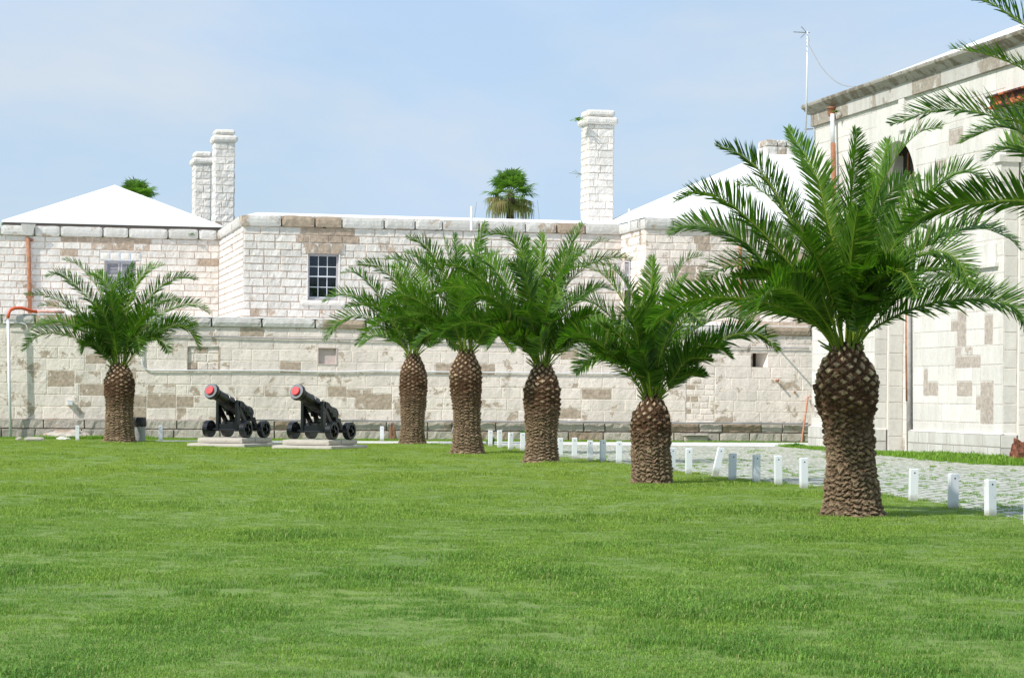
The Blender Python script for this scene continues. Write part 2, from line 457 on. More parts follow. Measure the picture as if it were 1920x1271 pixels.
def mk_blade(name, c0, c1, c2, trans=0.3):
    m, nt, b = new_mat(name)
    p = geopos(nt)
    (r, g, bl), _ = attr(nt)
    a = noise(nt, p, 0.45, 6, 0.62, 0.4)
    f = noise(nt, p, 2.6, 4, 0.6)
    c = mixc(nt, mrange(nt, a, 0.38, 0.62), c0, c1)
    c = mixc(nt, mrange(nt, f, 0.42, 0.66, 0, 0.75), c, c2)
    sx = nt.nodes.new('ShaderNodeSeparateXYZ'); nt.links.new(p, sx.inputs[0])
    yl = mrange(nt, math_(nt, 'ADD', sx.outputs['Y'], math_(nt, 'MULTIPLY', a, 16.0)), 24, 58, 0, 1)      # blade colour shifts to a yellower green with world Y, towards the palms
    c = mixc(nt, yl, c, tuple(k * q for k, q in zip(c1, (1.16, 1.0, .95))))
    v = mrange(nt, r, 0, 1, 0.7, 1.4)
    h = nt.nodes.new('ShaderNodeVectorMath'); h.operation = 'SCALE'; nt.links.new(c, h.inputs[0]); nt.links.new(v, h.inputs['Scale'])
    c = mixc(nt, bl, h.outputs[0], (0.30, 0.34, 0.12))
    nt.links.new(c, b.inputs['Base Color']); b.inputs['Roughness'].default_value = 0.6; b.inputs['Specular IOR Level'].default_value = 0.22
    t = nt.nodes.new('ShaderNodeBsdfTranslucent'); nt.links.new(mixc(nt, 1.0, c, (1.3, 1.5, 0.8), 'MULTIPLY'), t.inputs['Color'])
    mx = nt.nodes.new('ShaderNodeMixShader'); mx.inputs[0].default_value = trans
    out = [n for n in nt.nodes if n.type == 'OUTPUT_MATERIAL'][0]
    nt.links.new(b.outputs[0], mx.inputs[1]); nt.links.new(t.outputs[0], mx.inputs[2]); nt.links.new(mx.outputs[0], out.inputs['Surface'])
    return m
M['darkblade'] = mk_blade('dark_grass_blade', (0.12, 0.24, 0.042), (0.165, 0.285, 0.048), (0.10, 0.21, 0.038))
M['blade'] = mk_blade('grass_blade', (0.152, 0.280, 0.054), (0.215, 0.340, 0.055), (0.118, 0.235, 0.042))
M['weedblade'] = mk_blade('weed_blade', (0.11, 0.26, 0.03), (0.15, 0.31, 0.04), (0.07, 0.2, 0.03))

def mk_paving():
    m, nt, b = new_mat('worn_stone_setts')
    p = geopos(nt)
    mp = nd(nt, 'ShaderNodeMapping'); mp.inputs['Rotation'].default_value = (0, 0, math.radians(-12.5)); nt.links.new(p, mp.inputs['Vector'])
    wob = nd(nt, 'ShaderNodeTexNoise', Scale=1.3, Detail=3); nt.links.new(mp.outputs[0], wob.inputs['Vector'])
    sc_ = nt.nodes.new('ShaderNodeVectorMath'); sc_.operation = 'SCALE'; sc_.inputs['Scale'].default_value = 0.38
    nt.links.new(wob.outputs['Color'], sc_.inputs[0])
    ad = nt.nodes.new('ShaderNodeVectorMath'); ad.operation = 'ADD'; nt.links.new(mp.outputs[0], ad.inputs[0]); nt.links.new(sc_.outputs[0], ad.inputs[1])
    br = nd(nt, 'ShaderNodeTexBrick', Scale=1.0); br.inputs['Brick Width'].default_value = 0.42; br.inputs['Row Height'].default_value = 0.27
    br.inputs['Mortar Size'].default_value = 0.05; br.inputs['Mortar Smooth'].default_value = 0.4; br.inputs['Bias'].default_value = -0.1
    br.inputs['Color1'].default_value = (0.76, 0.735, 0.70, 1); br.inputs['Color2'].default_value = (0.56, 0.54, 0.51, 1); br.inputs['Mortar'].default_value = (0.12, 0.11, 0.09, 1)
    nt.links.new(ad.outputs[0], br.inputs['Vector'])
    n = noise(nt, p, 3.5, 7, 0.7)
    c = mixc(nt, mrange(nt, n, 0.35, 0.65, 0, 0.5), br.outputs['Color'], (0.42, 0.40, 0.37))
    moss = mrange(nt, math_(nt, 'ADD', noise(nt, p, 0.8, 7, 0.7), math_(nt, 'MULTIPLY', br.outputs['Fac'], 0.22)), 0.55, 0.66, 0, 0.85)
    c = mixc(nt, moss, c, (0.10, 0.17, 0.04))
    nt.links.new(c, b.inputs['Base Color']); b.inputs['Roughness'].default_value = 0.9
    hh = math_(nt, 'ADD', math_(nt, 'MULTIPLY', br.outputs['Fac'], -1.0), n)
    bump(nt, b, hh, 1.0, 0.03); return m
M['paving'] = mk_paving()
M['concrete'] = simple('pale_concrete', (0.62, 0.61, 0.58), 0.9, var=0.12, scale=1.2, bumpd=0.004)

# ------------------------------------------------------------------ stone walls
def one_block(mb, F, u, L, z, h, rng, gap, bulge, rough, res, n0, seed, br, tn):
    nu = max(3, int(round(L / res))); nz = max(3, int(round(h / res)))
    g = gap / 2
    A = np.linspace(u + g, u + L - g, nu + 1); B = np.linspace(z + g, z + h - g, nz + 1)
    e1 = min(0.022, L * .2); e2 = min(0.018, h * .2)       # inner ring close to the arris: crisp but worn
    A[1] = A[0] + e1; A[-2] = A[-1] - e1; B[1] = B[0] + e2; B[-2] = B[-1] - e2
    UU, ZZ = np.meshgrid(A, B)
    nn = np.full(UU.shape, n0 + bulge * rng.uniform(0.6, 1.25))
    if rough:
        q = np.stack([UU * 6.1 + seed, ZZ * 7.3, np.full(UU.shape, seed * 3.1)], -1)
        nn = nn + (fbm(q, 3, seed) - 0.5) * 2 * rough
        UU = UU + (vnoise(q * 1.3 + 9, 3) - 0.5) * gap * 0.6
        ZZ = ZZ + (vnoise(q * 1.3 + 31, 4) - 0.5) * gap * 0.6
    nn[0, :] = nn[-1, :] = n0 - 0.012; nn[:, 0] = nn[:, -1] = n0 - 0.012
    mb.grid(F.PA(UU, nn, ZZ), (br, 0, tn, 1))
    mb.add([F.P(u, n0, z), F.P(u + L, n0, z), F.P(u + L, n0, z + h), F.P(u, n0, z + h)], [(0, 1, 2, 3)], (0, 1, tn, 1))

def block_wall(mb, F, u0, u1, z0, z1, ch=0.27, lr=(0.45, 0.8), gap=0.022, bulge=0.04, rough=0.03, res=0.1, holes=(), seed=1,
               brown=0.08, n0=0.0, browns=(), exact=False):
    """one coursed wall face: every block has its own rough face standing proud of the mortar"""
    rng = random.Random(seed)
    holes = list(holes)
    if exact:
        for (a, b, c, d, val) in browns:
            if a > u0 and b < u1 and c > z0 and d < z1:
                holes.append((a, b, c, d)); one_block(mb, F, a, b - a, c, d - c, rng, gap * .6, bulge * .6, rough, res, n0, seed, val, rng.random())
        browns = ()
    z = z0
    while z < z1 - 0.01:
        h = ch * rng.uniform(0.9, 1.1)
        if z + h > z1 - 0.1: h = z1 - z
        # cut points of the openings in this course
        cuts = sorted(set([u0, u1] + [min(max(x, u0), u1) for o in holes if o[2] < z + h and o[3] > z for x in (o[0], o[1])]))
        segs = []
        for s, e in zip(cuts[:-1], cuts[1:]):
            if e - s < 0.004: continue
            c = (s + e) / 2; free = [(z, z + h)]
            for o in holes:
                if o[0] < c < o[1]:
                    nf = []
                    for (p, q) in free:
                        if o[3] <= p or o[2] >= q: nf.append((p, q)); continue
                        if o[2] > p + .004: nf.append((p, o[2]))
                        if o[3] < q - .004: nf.append((o[3], q))
                    free = nf
            for f in free:
                if segs and abs(segs[-1][1] - s) < 1e-9 and segs[-1][2:] == f: segs[-1] = (segs[-1][0], e) + f
                else: segs.append((s, e) + f)
        for (s, e, za, zb) in segs:
            u = s; first = rng.uniform(0.35, 1.0)
            while u < e - 0.004:
                L = max(rng.uniform(*lr) * first, lr[0] * 0.55); first = 1.0
                if u + L > e - lr[0] * 0.5: L = e - u
                br = rng.random() ** 3 * 0.25
                if rng.random() < brown: br = rng.uniform(0.5, 1.0)
                cu, cz = u + L / 2, (za + zb) / 2
                for (a, b, c, d, val) in browns:
                    if a < cu < b and c < cz < d: br = val
                one_block(mb, F, u, L, za, zb - za, rng, gap, bulge, rough, res, n0, seed, br, rng.random())
                u += L
        z += h

def coping_run(mb, F, u0, u1, n0, n1, z0, z1, lr=(0.9, 1.5), amp=0.02, seed=3, brown=0.15, browns=(), cap=None):
    rng = random.Random(seed); u = u0; k = 0
    while u < u1 - 0.05:
        L = rng.uniform(*lr)
        if u + L > u1 - 0.4: L = u1 - u
        br = rng.random() * 0.3 if rng.random() > brown else rng.uniform(0.5, 0.9)
        for (a, b, v) in browns:
            if a < u + L / 2 < b: br = v
        mb.rough(F, u + 0.008, u + L - 0.008, n0, n1, z0 + rng.uniform(-0.01, 0.01), z1 + rng.uniform(-0.012, 0.012), amp, 0.13, (br, 0, rng.random(), 1), 0.03, seed=seed * 13 + k)
        u += L; k += 1

def plain(mb, F, u0, u1, z0, z1, n=0.0, a=(0, 0, 0.5, 1)):
    mb.add([F.P(u0, n, z0), F.P(u1, n, z0), F.P(u1, n, z1), F.P(u0, n, z1)], [(0, 1, 2, 3)], a)

# main frames ---------------------------------------------------------------
ZL = 86.5
TAN = 0.222
XL = ray(15, 822)[0] * ZL
T = Frame(XL, ZL, 1.0, TAN)                 # face of the terrace wall
B = T.shift(0, -4.5)                        # face of the middle building
W = T.shift(0, -13.8)                       # face of the left wing
R = T.shift(0, -1.0)                        # front of the house on the right
tc = ray(1521, 838)[:2] * 83.0
G = Frame(tc[0], tc[1], TAN, -1.0)          # long side of the tall storehouse, u runs towards the camera
GF = Frame(tc[0], tc[1], 1.0, TAN)          # its far short end

# ------------------------------------------------------------------ the ground
mb = MB(); mb.add([(-900, -60, 0), (900, -60, 0), (900, 2500, 0), (-900, 2500, 0)], [(0, 1, 2, 3)])
tag(mb.build('lawn', M['lawn']), kind='structure')

edge_px = [(1990, 990), (1920, 975), (1857, 962), (1787, 948), (1712, 934), (1600, 921), (1507, 910), (1418, 900), (1345, 892), (1262, 882), (1160, 867), (1050, 856), (981, 843), (930, 836), (890, 831.5)]
edge = [ground(*p) for p in edge_px]
edge = [edge[0] + (edge[0] - edge[1]) * 3] + edge
back = [G.P(22.0, 0.3, 0), G.P(0, 0.3, 0)]
path_f = lambda u, n: T.P(u, n, 0)
P2 = [path_f(29.2, 10.5), path_f(18.0, 9.0)]
poly = [e[:2] for e in edge] + [p[:2] for p in P2[::-1]] + [G.P(-6, 0.05, 0)[:2], G.P(30, 0.05, 0)[:2]]
poly = [e[:2] for e in edge] + [path_f(16.6, 3.0)[:2], path_f(30.5, 3.0)[:2], G.P(32, -0.3, 0)[:2]]
mb = MB(); mb.add([(p[0], p[1], 0.004) for p in poly], [tuple(range(len(poly)))])
tag(mb.build('paving', M['paving']), kind='structure')
PAVE = np.array(poly)
# concrete path in front of the terrace wall
mb = MB()
mb.add([path_f(5.0, 5.6) + [0, 0, .008], path_f(31, 5.6 + 4.2) + [0, 0, .008], path_f(31, 1.9) + [0, 0, .008], path_f(5.0, 3.6) + [0, 0, .008]], [(0, 1, 2, 3)])
PATH = np.array([path_f(5.0, 5.6)[:2], path_f(31, 9.8)[:2], path_f(31, 1.9)[:2], path_f(5, 3.6)[:2]])
tag(mb.build('path', M['concrete']), kind='structure')

def inpoly(P, poly):
    x, y = P[:, 0], P[:, 1]; r = np.zeros(len(P), bool); n = len(poly)
    for i in range(n):
        x0, y0 = poly[i]; x1, y1 = poly[(i + 1) % n]
        c = ((y0 > y) != (y1 > y)) & (x < (x1 - x0) * (y - y0) / (y1 - y0 + 1e-12) + x0)
        r ^= c
    return r

# grass tufts ---------------------------------------------------------------
def tuft_mesh(name, n, rad, hmin, hmax, w, seed, mat, lean=0.9, dry=0.06):
    rng = np.random.default_rng(seed); mb = MB()
    for k in range(n):
        a = rng.uniform(0, 2 * math.pi); r = rad * math.sqrt(rng.random()); p = np.array([r * math.cos(a), r * math.sin(a), -0.005])
        b = rng.uniform(0, 2 * math.pi); L = rng.uniform(hmin, hmax); ln = rng.uniform(0.3, lean + .15)
        d = np.array([math.cos(b), math.sin(b), 0]); sd = np.array([-math.sin(b), math.cos(b), 0]) * w * rng.uniform(.7, 1.3) / 2
        m = p + d * L * ln * 0.35 + np.array([0, 0, L * 0.6]); t = p + d * L * ln + np.array([0, 0, L * (0.95 - 0.45 * ln)])
        mb.add([p - sd, p + sd, m + sd * .8, m - sd * .8, t], [(0, 1, 2, 3), (3, 2, 4)], (rng.random(), 0, 1.0 if rng.random() < dry else 0.0, 1))
    V = np.vstack(mb.v); me = bpy.data.meshes.new(name); me.from_pydata(V.tolist(), [], mb.f)
    at_ = me.attributes.new('blk', 'FLOAT_COLOR', 'POINT'); at_.data.foreach_set('color', np.vstack(mb.a).astype(np.float32).ravel())
    me.materials.append(mat); return me

def scatter(name, pts, scl, tufts, seed, pick=None):
    rng = np.random.default_rng(seed)
    col = bpy.data.collections.new(name + '_sources')
    for i, me in enumerate(tufts):
        col.objects.link(bpy.data.objects.new(name + '_source', me))
    me = bpy.data.meshes.new(name)
    me.from_pydata([(p[0], p[1], p[2] if len(p) > 2 else 0.0) for p in pts], [], [])
    a = me.attributes.new('scl', 'FLOAT', 'POINT'); a.data.foreach_set('value', np.asarray(scl, np.float32))
    a = me.attributes.new('rot', 'FLOAT', 'POINT'); a.data.foreach_set('value', rng.uniform(0, 6.283, len(pts)).astype(np.float32))
    a = me.attributes.new('pick', 'INT', 'POINT'); a.data.foreach_set('value', (rng.integers(0, len(tufts), len(pts)) if pick is None else pick).astype(np.int32))
    ob = bpy.data.objects.new(name, me); COL.objects.link(ob)
    ng = bpy.data.node_groups.new(name + '_scatter', 'GeometryNodeTree')
    ng.interface.new_socket('Geometry', in_out='INPUT', socket_type='NodeSocketGeometry')
    ng.interface.new_socket('Geometry', in_out='OUTPUT', socket_type='NodeSocketGeometry')
    N = ng.nodes; gi = N.new('NodeGroupInput'); go = N.new('NodeGroupOutput')
    ip = N.new('GeometryNodeInstanceOnPoints'); ci = N.new('GeometryNodeCollectionInfo')
    ci.inputs['Collection'].default_value = col; ci.inputs['Separate Children'].default_value = True; ci.inputs['Reset Children'].default_value = True
    ip.inputs['Pick Instance'].default_value = True
    def na(nm, ty):
        n = N.new('GeometryNodeInputNamedAttribute'); n.data_type = ty; n.inputs['Name'].default_value = nm; return n.outputs['Attribute']
    cx = N.new('ShaderNodeCombineXYZ'); ng.links.new(na('rot', 'FLOAT'), cx.inputs['Z'])
    ng.links.new(gi.outputs[0], ip.inputs['Points']); ng.links.new(ci.outputs[0], ip.inputs['Instance'])
    ng.links.new(cx.outputs[0], ip.inputs['Rotation']); ng.links.new(na('scl', 'FLOAT'), ip.inputs['Scale'])
    ng.links.new(na('pick', 'INT'), ip.inputs['Instance Index'])
    ng.links.new(ip.outputs[0], go.inputs[0])
    md = ob.modifiers.new('scatter', 'NODES'); md.node_group = ng
    return tag(ob, kind='stuff')

tufts = [tuft_mesh('tuft', 64, 0.17, 0.018, 0.046, 0.0055, 10 + i, M['blade']) for i in range(5)] + [tuft_mesh('tuft', 48, 0.13, 0.032, 0.072, 0.006, 20 + i, M['darkblade'], 0.7) for i in range(2)]
rng = np.random.default_rng(5)
pts = []; scl = []; pick = []
for (y0, y1, dens, s0) in [(12.0, 20, 80, 0.9), (20, 32, 48, 1.0), (32, 50, 26, 1.1), (50, 90, 14, 1.2)]:
    hw = lambda y: 0.232 * y + 1.2
    n = int(dens * (y1 - y0) * 2 * hw(y1))
    y = rng.uniform(y0, y1, n); x = rng.uniform(-hw(y1), hw(y1), n)
    k = np.abs(x) < hw(y)
    x, y = x[k], y[k]
    P = np.stack([x, y], -1)
    jitter = rng.normal(0, 0.12, P.shape)
    ok = ~inpoly(P + jitter, PAVE) & ~inpoly(P, PATH)
    d = (P - T.O) @ T.N
    ok &= d > 0.15
    P = P[ok]
    nz_ = fbm(np.stack([P[:, 0] * 0.9, P[:, 1] * 0.45, 0 * P[:, 0]], -1), 4, 8)
    nf = fbm(np.stack([P[:, 0] * 3.0, P[:, 1] * 2.0, 0 * P[:, 0]], -1), 2, 3)
    s = s0 * (0.66 + 1.1 * np.clip(nz_ - 0.42, 0, 0.4) * 2.2 + 0.5 * np.clip(nf - 0.55, 0, 1) * 2) * rng.uniform(0.8, 1.2, len(P))
    dk = (fbm(np.stack([P[:, 0] * 1.5, P[:, 1] * 0.8, 0 * P[:, 0] + 4], -1), 4, 21) + rng.normal(0, .035, len(P))) > .565
    fade = np.clip((38 - P[:, 1]) / 14, 0, 1); dk &= rng.random(len(P)) < .25 + .6 * fade
    s = np.where(dk, s * 1.12, s); pick.append(np.where(dk, rng.integers(5, 7, len(P)), rng.integers(0, 5, len(P))))
    pts.append(P); scl.append(s)
pts = np.vstack(pts); scl = np.hstack(scl)
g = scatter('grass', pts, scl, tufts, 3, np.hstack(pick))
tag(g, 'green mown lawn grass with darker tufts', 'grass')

# weeds along the wall foot, between the setts and by the storehouse
wt = [tuft_mesh('weed_tuft', 60, 0.22, 0.06, 0.20, 0.014, 40 + i, M['weedblade'], 0.9, 0.02) for i in range(3)]
wp = []; ws = []
for k in range(1500):                                   # foot of the storehouse
    u = rng.uniform(-1.0, 21); n = 0.35 + abs(rng.normal(0, 0.75)) * (0.35 + 0.05 * u)
    if n < 1.0 + 0.09 * u: p = G.P(u, n, 0.0); wp.append(p); ws.append(rng.uniform(0.35, 0.8) * (2.0 if u > 11 and rng.random() < .4 else 1) * rng.uniform(.7, 1.3))
for k in range(2600):                                   # in the joints of the paving
    q = ground(rng.uniform(930, 1960), 0 + rng.uniform(842, 985))
    if inpoly(q[None, :2], PAVE)[0]:
        c = fbm(np.array([[q[0] * 1.1, q[1] * 0.8, 3.3]]), 3, 2)[0]
        if c > 0.47: wp.append(q); ws.append(rng.uniform(0.12, 0.4))
for k in range(700):                                    # between the concrete path and the terrace wall
    u = rng.uniform(-1, 29); n = rng.uniform(0.15, 1.8); wp.append(T.P(u, n, 0)); ws.append(rng.uniform(0.3, 0.6))
for k in range(260):                                    # by the rubble heap on the left
    p = T.P(rng.normal(2.9, 0.9), rng.uniform(0.2, 2.0), 0.0); wp.append(p); ws.append(rng.uniform(0.5, 1.1))
g = scatter('weeds', wp, ws, wt, 4)
tag(g, 'bright weeds along the wall foot and between the paving stones', 'weeds')

# ------------------------------------------------------------------ terrace wall
def hrect(F, x0, y0, x1, y1, n=0.0):
    """pixel rectangle on a plane -> (u0,u1,z0,z1)"""
    a = F.pix(x0, (y0 + y1) / 2, n)[0]; b = F.pix(x1, (y0 + y1) / 2, n)[0]
    c = F.pix((x0 + x1) / 2, y1, n)[1]; d = F.pix((x0 + x1) / 2, y0, n)[1]
    return (a, b, c, d)
uT0 = T.pix(-70, 700)[0]; uT1 = T.pix(1524, 750)[0] + 1.0
zT = T.pix(15, 588)[1]; zTc = T.pix(15, 607)[1]; zPl = T.pix(15, 785)[1]
print('terrace', uT0, uT1, zT, zTc, zPl)
tw = thing('stone_wall', T.P(8, 0, 0), 'long whitewashed stone terrace wall peeling to brown, behind the cannons and palms', 'wall')
nicheA = hrect(T, 352, 650, 411, 694); nicheB = hrect(T, 597, 653, 630, 682); slot = hrect(T, 1408, 662, 1440, 688); pan = hrect(T, 1286, 700, 1340, 788)
mb = MB()
brT = [hrect(T, a, b, c, d) + (v * .66,) for a, b, c, d, v in [(88, 695, 140, 725, 1.0), (148, 720, 198, 742, .85), (275, 738, 330, 765, .95), (665, 738, 735, 768, 1.0), (160, 664, 200, 682, .8), (650, 730, 700, 745, .8), (1050, 655, 1085, 675, .9), (1045, 765, 1090, 785, .8)]]
block_wall(mb, T, uT0, uT1, zPl, zTc, ch=0.42, lr=(0.7, 1.35), gap=0.009, bulge=0.010, rough=0.010, res=0.1, holes=[nicheA, nicheB, slot, pan], seed=11, brown=0.035, browns=brT, exact=True)
tw_wall = mb.build('wall_face', M['wash'], tw)
mb = MB()
block_wall(mb, T, pan[0], pan[1], pan[2], pan[3], ch=0.235, lr=(0.32, 0.45), gap=0.03, bulge=0.012, rough=0.008, res=0.12, seed=5, brown=0.25, n0=-0.02)
mb.build('infill_panel', M['wash'], tw)
mb = MB()
block_wall(mb, T, nicheA[0], nicheA[1], nicheA[2], nicheA[3], ch=0.29, lr=(0.32, 0.5), gap=0.03, bulge=0.02, rough=0.02, res=0.12, seed=6, brown=0.1, n0=-0.07)
mb.fbox(T, nicheA[0] - .03, nicheA[0], -0.08, 0.014, nicheA[2], nicheA[3], (0.9, 0, .2, 1)); mb.fbox(T, nicheA[1], nicheA[1] + .03, -0.08, 0.014, nicheA[2], nicheA[3], (0.9, 0, .2, 1))
mb.build('blocked_opening', M['wash'], tw)
mb = MB()
a = nicheB; plain(mb, T, a[0], a[1], a[2], a[3], -0.09, (0.15, 0, .4, 1))
for (u0, u1, z0, z1) in [(a[0] - .04, a[0], a[2] - .04, a[3] + .04), (a[1], a[1] + .04, a[2] - .04, a[3] + .04), (a[0], a[1], a[2] - .04, a[2]), (a[0], a[1], a[3], a[3] + .04)]:
    mb.fbox(T, u0, u1, -0.1, 0.03, z0, z1, (0.0, 0, .6, 1))
mb.build('niche', simple('pinkish_plaster', (0.58, 0.49, 0.46), .9, var=.1), tw)
mb = MB(); a = slot
mb.fbox(T, a[0], a[1], -0.62, -0.60, a[2], a[3], (1, 1, 0, 1))
mb.build('loophole_back', M['dark'], tw)
mb = MB(); w_ = a[1] - a[0]
mb.add([T.P(a[0], 0.01, a[2]), T.P(a[0], -0.6, a[2]), T.P(a[0], -0.6, a[3]), T.P(a[0], 0.01, a[3])], [(0, 1, 2, 3)], (0, 0, .3, 1))
mb.add([T.P(a[1], 0.01, a[2]), T.P(a[1] - w_ * .45, -0.55, a[2]), T.P(a[1] - w_ * .45, -0.55, a[3]), T.P(a[1], 0.01, a[3])], [(3, 2, 1, 0)], (0, 0, .6, 1))
mb.add([T.P(a[0], 0.01, a[2]), T.P(a[1], 0.01, a[2]), T.P(a[1], -0.6, a[2]), T.P(a[0], -0.6, a[2])], [(0, 1, 2, 3)], (0, 0, .6, 1))
mb.add([T.P(a[0], 0.01, a[3]), T.P(a[1], 0.01, a[3]), T.P(a[1], -0.6, a[3]), T.P(a[0], -0.6, a[3])], [(3, 2, 1, 0)], (0, 0, .6, 1))
mb.fbox(T, a[0] + w_ * .17, a[0] + w_ * .27, -0.4, -0.36, a[2], a[3], (0.4, 0, .5, 1))
mb.build('loophole', M['wash'], tw)
mb = MB()
for k, (zb, zt_, pr) in enumerate([(0.0, zPl * .5, 0.10), (zPl * .5, zPl, 0.06)]):
    block_wall(mb, T, uT0 - 0.05, uT1, zb, zt_, ch=(zt_ - zb), lr=(0.8, 1.7), gap=0.03, bulge=0.06, rough=0.05, res=0.12, seed=31 + k, brown=0.15, n0=pr)
    mb.add([T.P(uT0, pr + .03, zt_ - .02), T.P(uT1, pr + .03, zt_ - .02), T.P(uT1, 0, zt_ + .01), T.P(uT0, 0, zt_ + .01)], [(0, 1, 2, 3)], (0.2, 0, .3, 1))
mb.build('plinth', M['plinth'], tw)
mb = MB()
coping_run(mb, T, uT0 - 0.1, uT1, -0.9, 0.12, zTc, zT - 0.03, (1.1, 2.2), 0.015, 7, 0.08, [(T.pix(95, 598)[0], T.pix(130, 598)[0], .6), (T.pix(390, 598)[0], T.pix(410, 598)[0], 1.0), (T.pix(555, 598)[0], T.pix(640, 598)[0], .75)])
mb.build('coping', M['coping'], tw)
mb = MB(); mb.fbox(T, uT0 - .1, uT1, -14.2, 0.02, zT - 0.028, zT + 0.006)
mb.build('terrace_floor', M['roof'], tw)

# ------------------------------------------------------------------ left wing
zC1 = B.pix(470, 403)[1]           # top of the parapet coping, one level all round
zC0 = zC1 - 0.42
print('cop', zC1)
uW1 = W.pix(411, 500)[0]; uW0 = W.pix(3, 425)[0]
wing = thing('stone_wing', W.P((uW0 + uW1) / 2, 0, zT), 'stone wing under a white pyramid roof at the far left, with a rusty downpipe', 'building')
mb = MB()
win1 = hrect(W, 196, 489, 254, 590)
lint1 = (win1[0] - .22, win1[1] + .22, win1[3], win1[3] + .36)
brW = [hrect(W, a, b, c, d) + (v,) for a, b, c, d, v in [(115, 443, 290, 452, .9), (175, 452, 250, 466, .8), (120, 462, 152, 476, 1.0), (375, 485, 408, 498, .8), (30, 568, 50, 590, .7)]]
block_wall(mb, W, uW0 - 3, uW1, zT - .1, zC0, ch=0.27, lr=(0.42, 0.95), gap=0.022, bulge=0.024, rough=0.026, res=0.1, holes=[win1, lint1], seed=41, brown=0.012, browns=brW)
# voussoirs over the shuttered window
nv = 4
for k in range(nv):
    a0 = lint1[0] + (lint1[1] - lint1[0]) * k / nv; a1 = lint1[0] + (lint1[1] - lint1[0]) * (k + 1) / nv
    mb.rough(W, a0 + .015, a1 - .015, -0.1, 0.045, lint1[2] + .01, lint1[3] - .01, 0.015, 0.1, (0.05, 0, .7, 1), .02, k)
mb.build('wall', M['rock'], wing)
mb = MB(); coping_run(mb, W, uW0 - 3, uW1 - 0.1, -0.5, 0.16, zC0, zC1, (1.0, 1.8), 0.02, 17, 0.08)
mb.build('coping', M['coping'], wing)
# pyramid roof
apex = at(215, 347, 104.0)
e0 = at(3, 414, (W.P(uW0, 0, 0)[1])); ze = zC1 + 0.20
ua, ub = W.pix(3, 416, -0.1)[0], W.pix(417, 431, -0.1)[0]
dd = (ub - ua)
c4 = [W.P(ua, -0.1, ze), W.P(ub, -0.1, ze), W.P(ub, -0.1 - dd, ze), W.P(ua, -0.1 - dd, ze)]
ap = W.P(*( [((apex[:2] - W.O) @ W.U), ((apex[:2] - W.O) @ W.N), apex[2]] ))
mb = MB()
low = [c - np.array([0, 0, 0.07]) for c in c4]
mb.add(c4 + [ap] + low, [(0, 1, 4), (1, 2, 4), (2, 3, 4), (3, 0, 4), (5, 6, 1, 0), (6, 7, 2, 1), (7, 8, 3, 2), (8, 5, 0, 3), (8, 7, 6, 5)])
mb.build('roof', M['roof'], wing)
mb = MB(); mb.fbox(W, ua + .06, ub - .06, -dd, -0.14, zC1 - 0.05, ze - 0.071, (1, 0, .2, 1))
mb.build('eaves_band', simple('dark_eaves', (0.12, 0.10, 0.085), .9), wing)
# shutters
sh = MB(); u0, u1, z0, z1 = win1; zs = z1 - 1.25
mid = (u0 + u1) / 2
for a, b in ((u0 + .04, mid - .02), (mid + .02, u1 - .04)):
    sh.fbox(W, a, a + .07, -0.16, -0.10, zs, z1 - .03); sh.fbox(W, b - .07, b, -0.16, -0.10, zs, z1 - .03)
    for zz in (zs, z1 - .12, (zs + z1) / 2 - .04): sh.fbox(W, a + .07, b - .07, -0.16, -0.102, zz, zz + .085)
    z = zs + .1
    while z < z1 - .13:
        sh.add([W.P(a + .07, -0.10, z), W.P(b - .07, -0.10, z), W.P(b - .07, -0.15, z + .05), W.P(a + .07, -0.15, z + .05)], [(0, 1, 2, 3)]); z += .06
sh.fbox(W, u0 + .06, u1 - .06, -0.19, -0.17, zs, z1 - .05)
wnd = MB()
wnd.fbox(W, u0, u0 + .04, -.3, -.02, zs - .1, z1); wnd.fbox(W, u1 - .04, u1, -.3, -.02, zs - .1, z1); wnd.fbox(W, u0 + .04, u1 - .04, -.3, -.02, z1 - .03, z1)
wfr = wnd.build('window', M['wframe'], wing)
sh.build('shutter', M['wframe'], wfr)
mb = MB(); mb.rough(W, u0 - .1, u1 + .1, -.3, .1, zs - .26, zs - .1, .01, .1, (0, 0, .6, 1), .02); mb.build('sill', M['rock'], wfr)
mb = MB(); block_wall(mb, W, u0, u1, zT - .1, zs - .27, seed=77, bulge=.03, rough=.03); mb.build('apron', M['rock'], wing)
def pipe_on(F, name, mat, pxs, r, n, parent, seg=8, clips=()):
    pts = [F.P(*(lambda q: (q[0], n, q[1]))(F.pix(x, y, n))) for x, y in pxs]
    mb = MB(); mb.tube(pts, r, seg)
    return mb.build(name, mat, parent, smooth=True), pts
dp, pts = pipe_on(W, 'downpipe', M['rust'], [(53, 446), (55, 520), (56, 588)], 0.085, 0.16, wing)
mb = MB()
for y in (450, 556):
    mb = MB(); u, z = W.pix(56, y, .16); mb.fbox(W, u - .16, u + .16, .02, .1, z - .04, z + .04); mb.build('pipe_bracket', M['rust'], dp)
mb = MB(); u, z = W.pix(53, 430, .12)
mb.add([W.P(u - .3, .17, z + .2), W.P(u + .3, .17, z + .2), W.P(u + .18, .17, z - .2), W.P(u - .18, .17, z - .2), W.P(u - .3, .4, z + .2), W.P(u + .3, .4, z + .2), W.P(u + .14, .3, z - .26), W.P(u - .14, .3, z - .26)], [(4, 7, 6, 5), (0, 4, 5, 1), (0, 3, 7, 4), (1, 5, 6, 2), (3, 2, 6, 7)], (0.1, 0, .2, 1))
mb.build('hopper', M['coping'], dp)

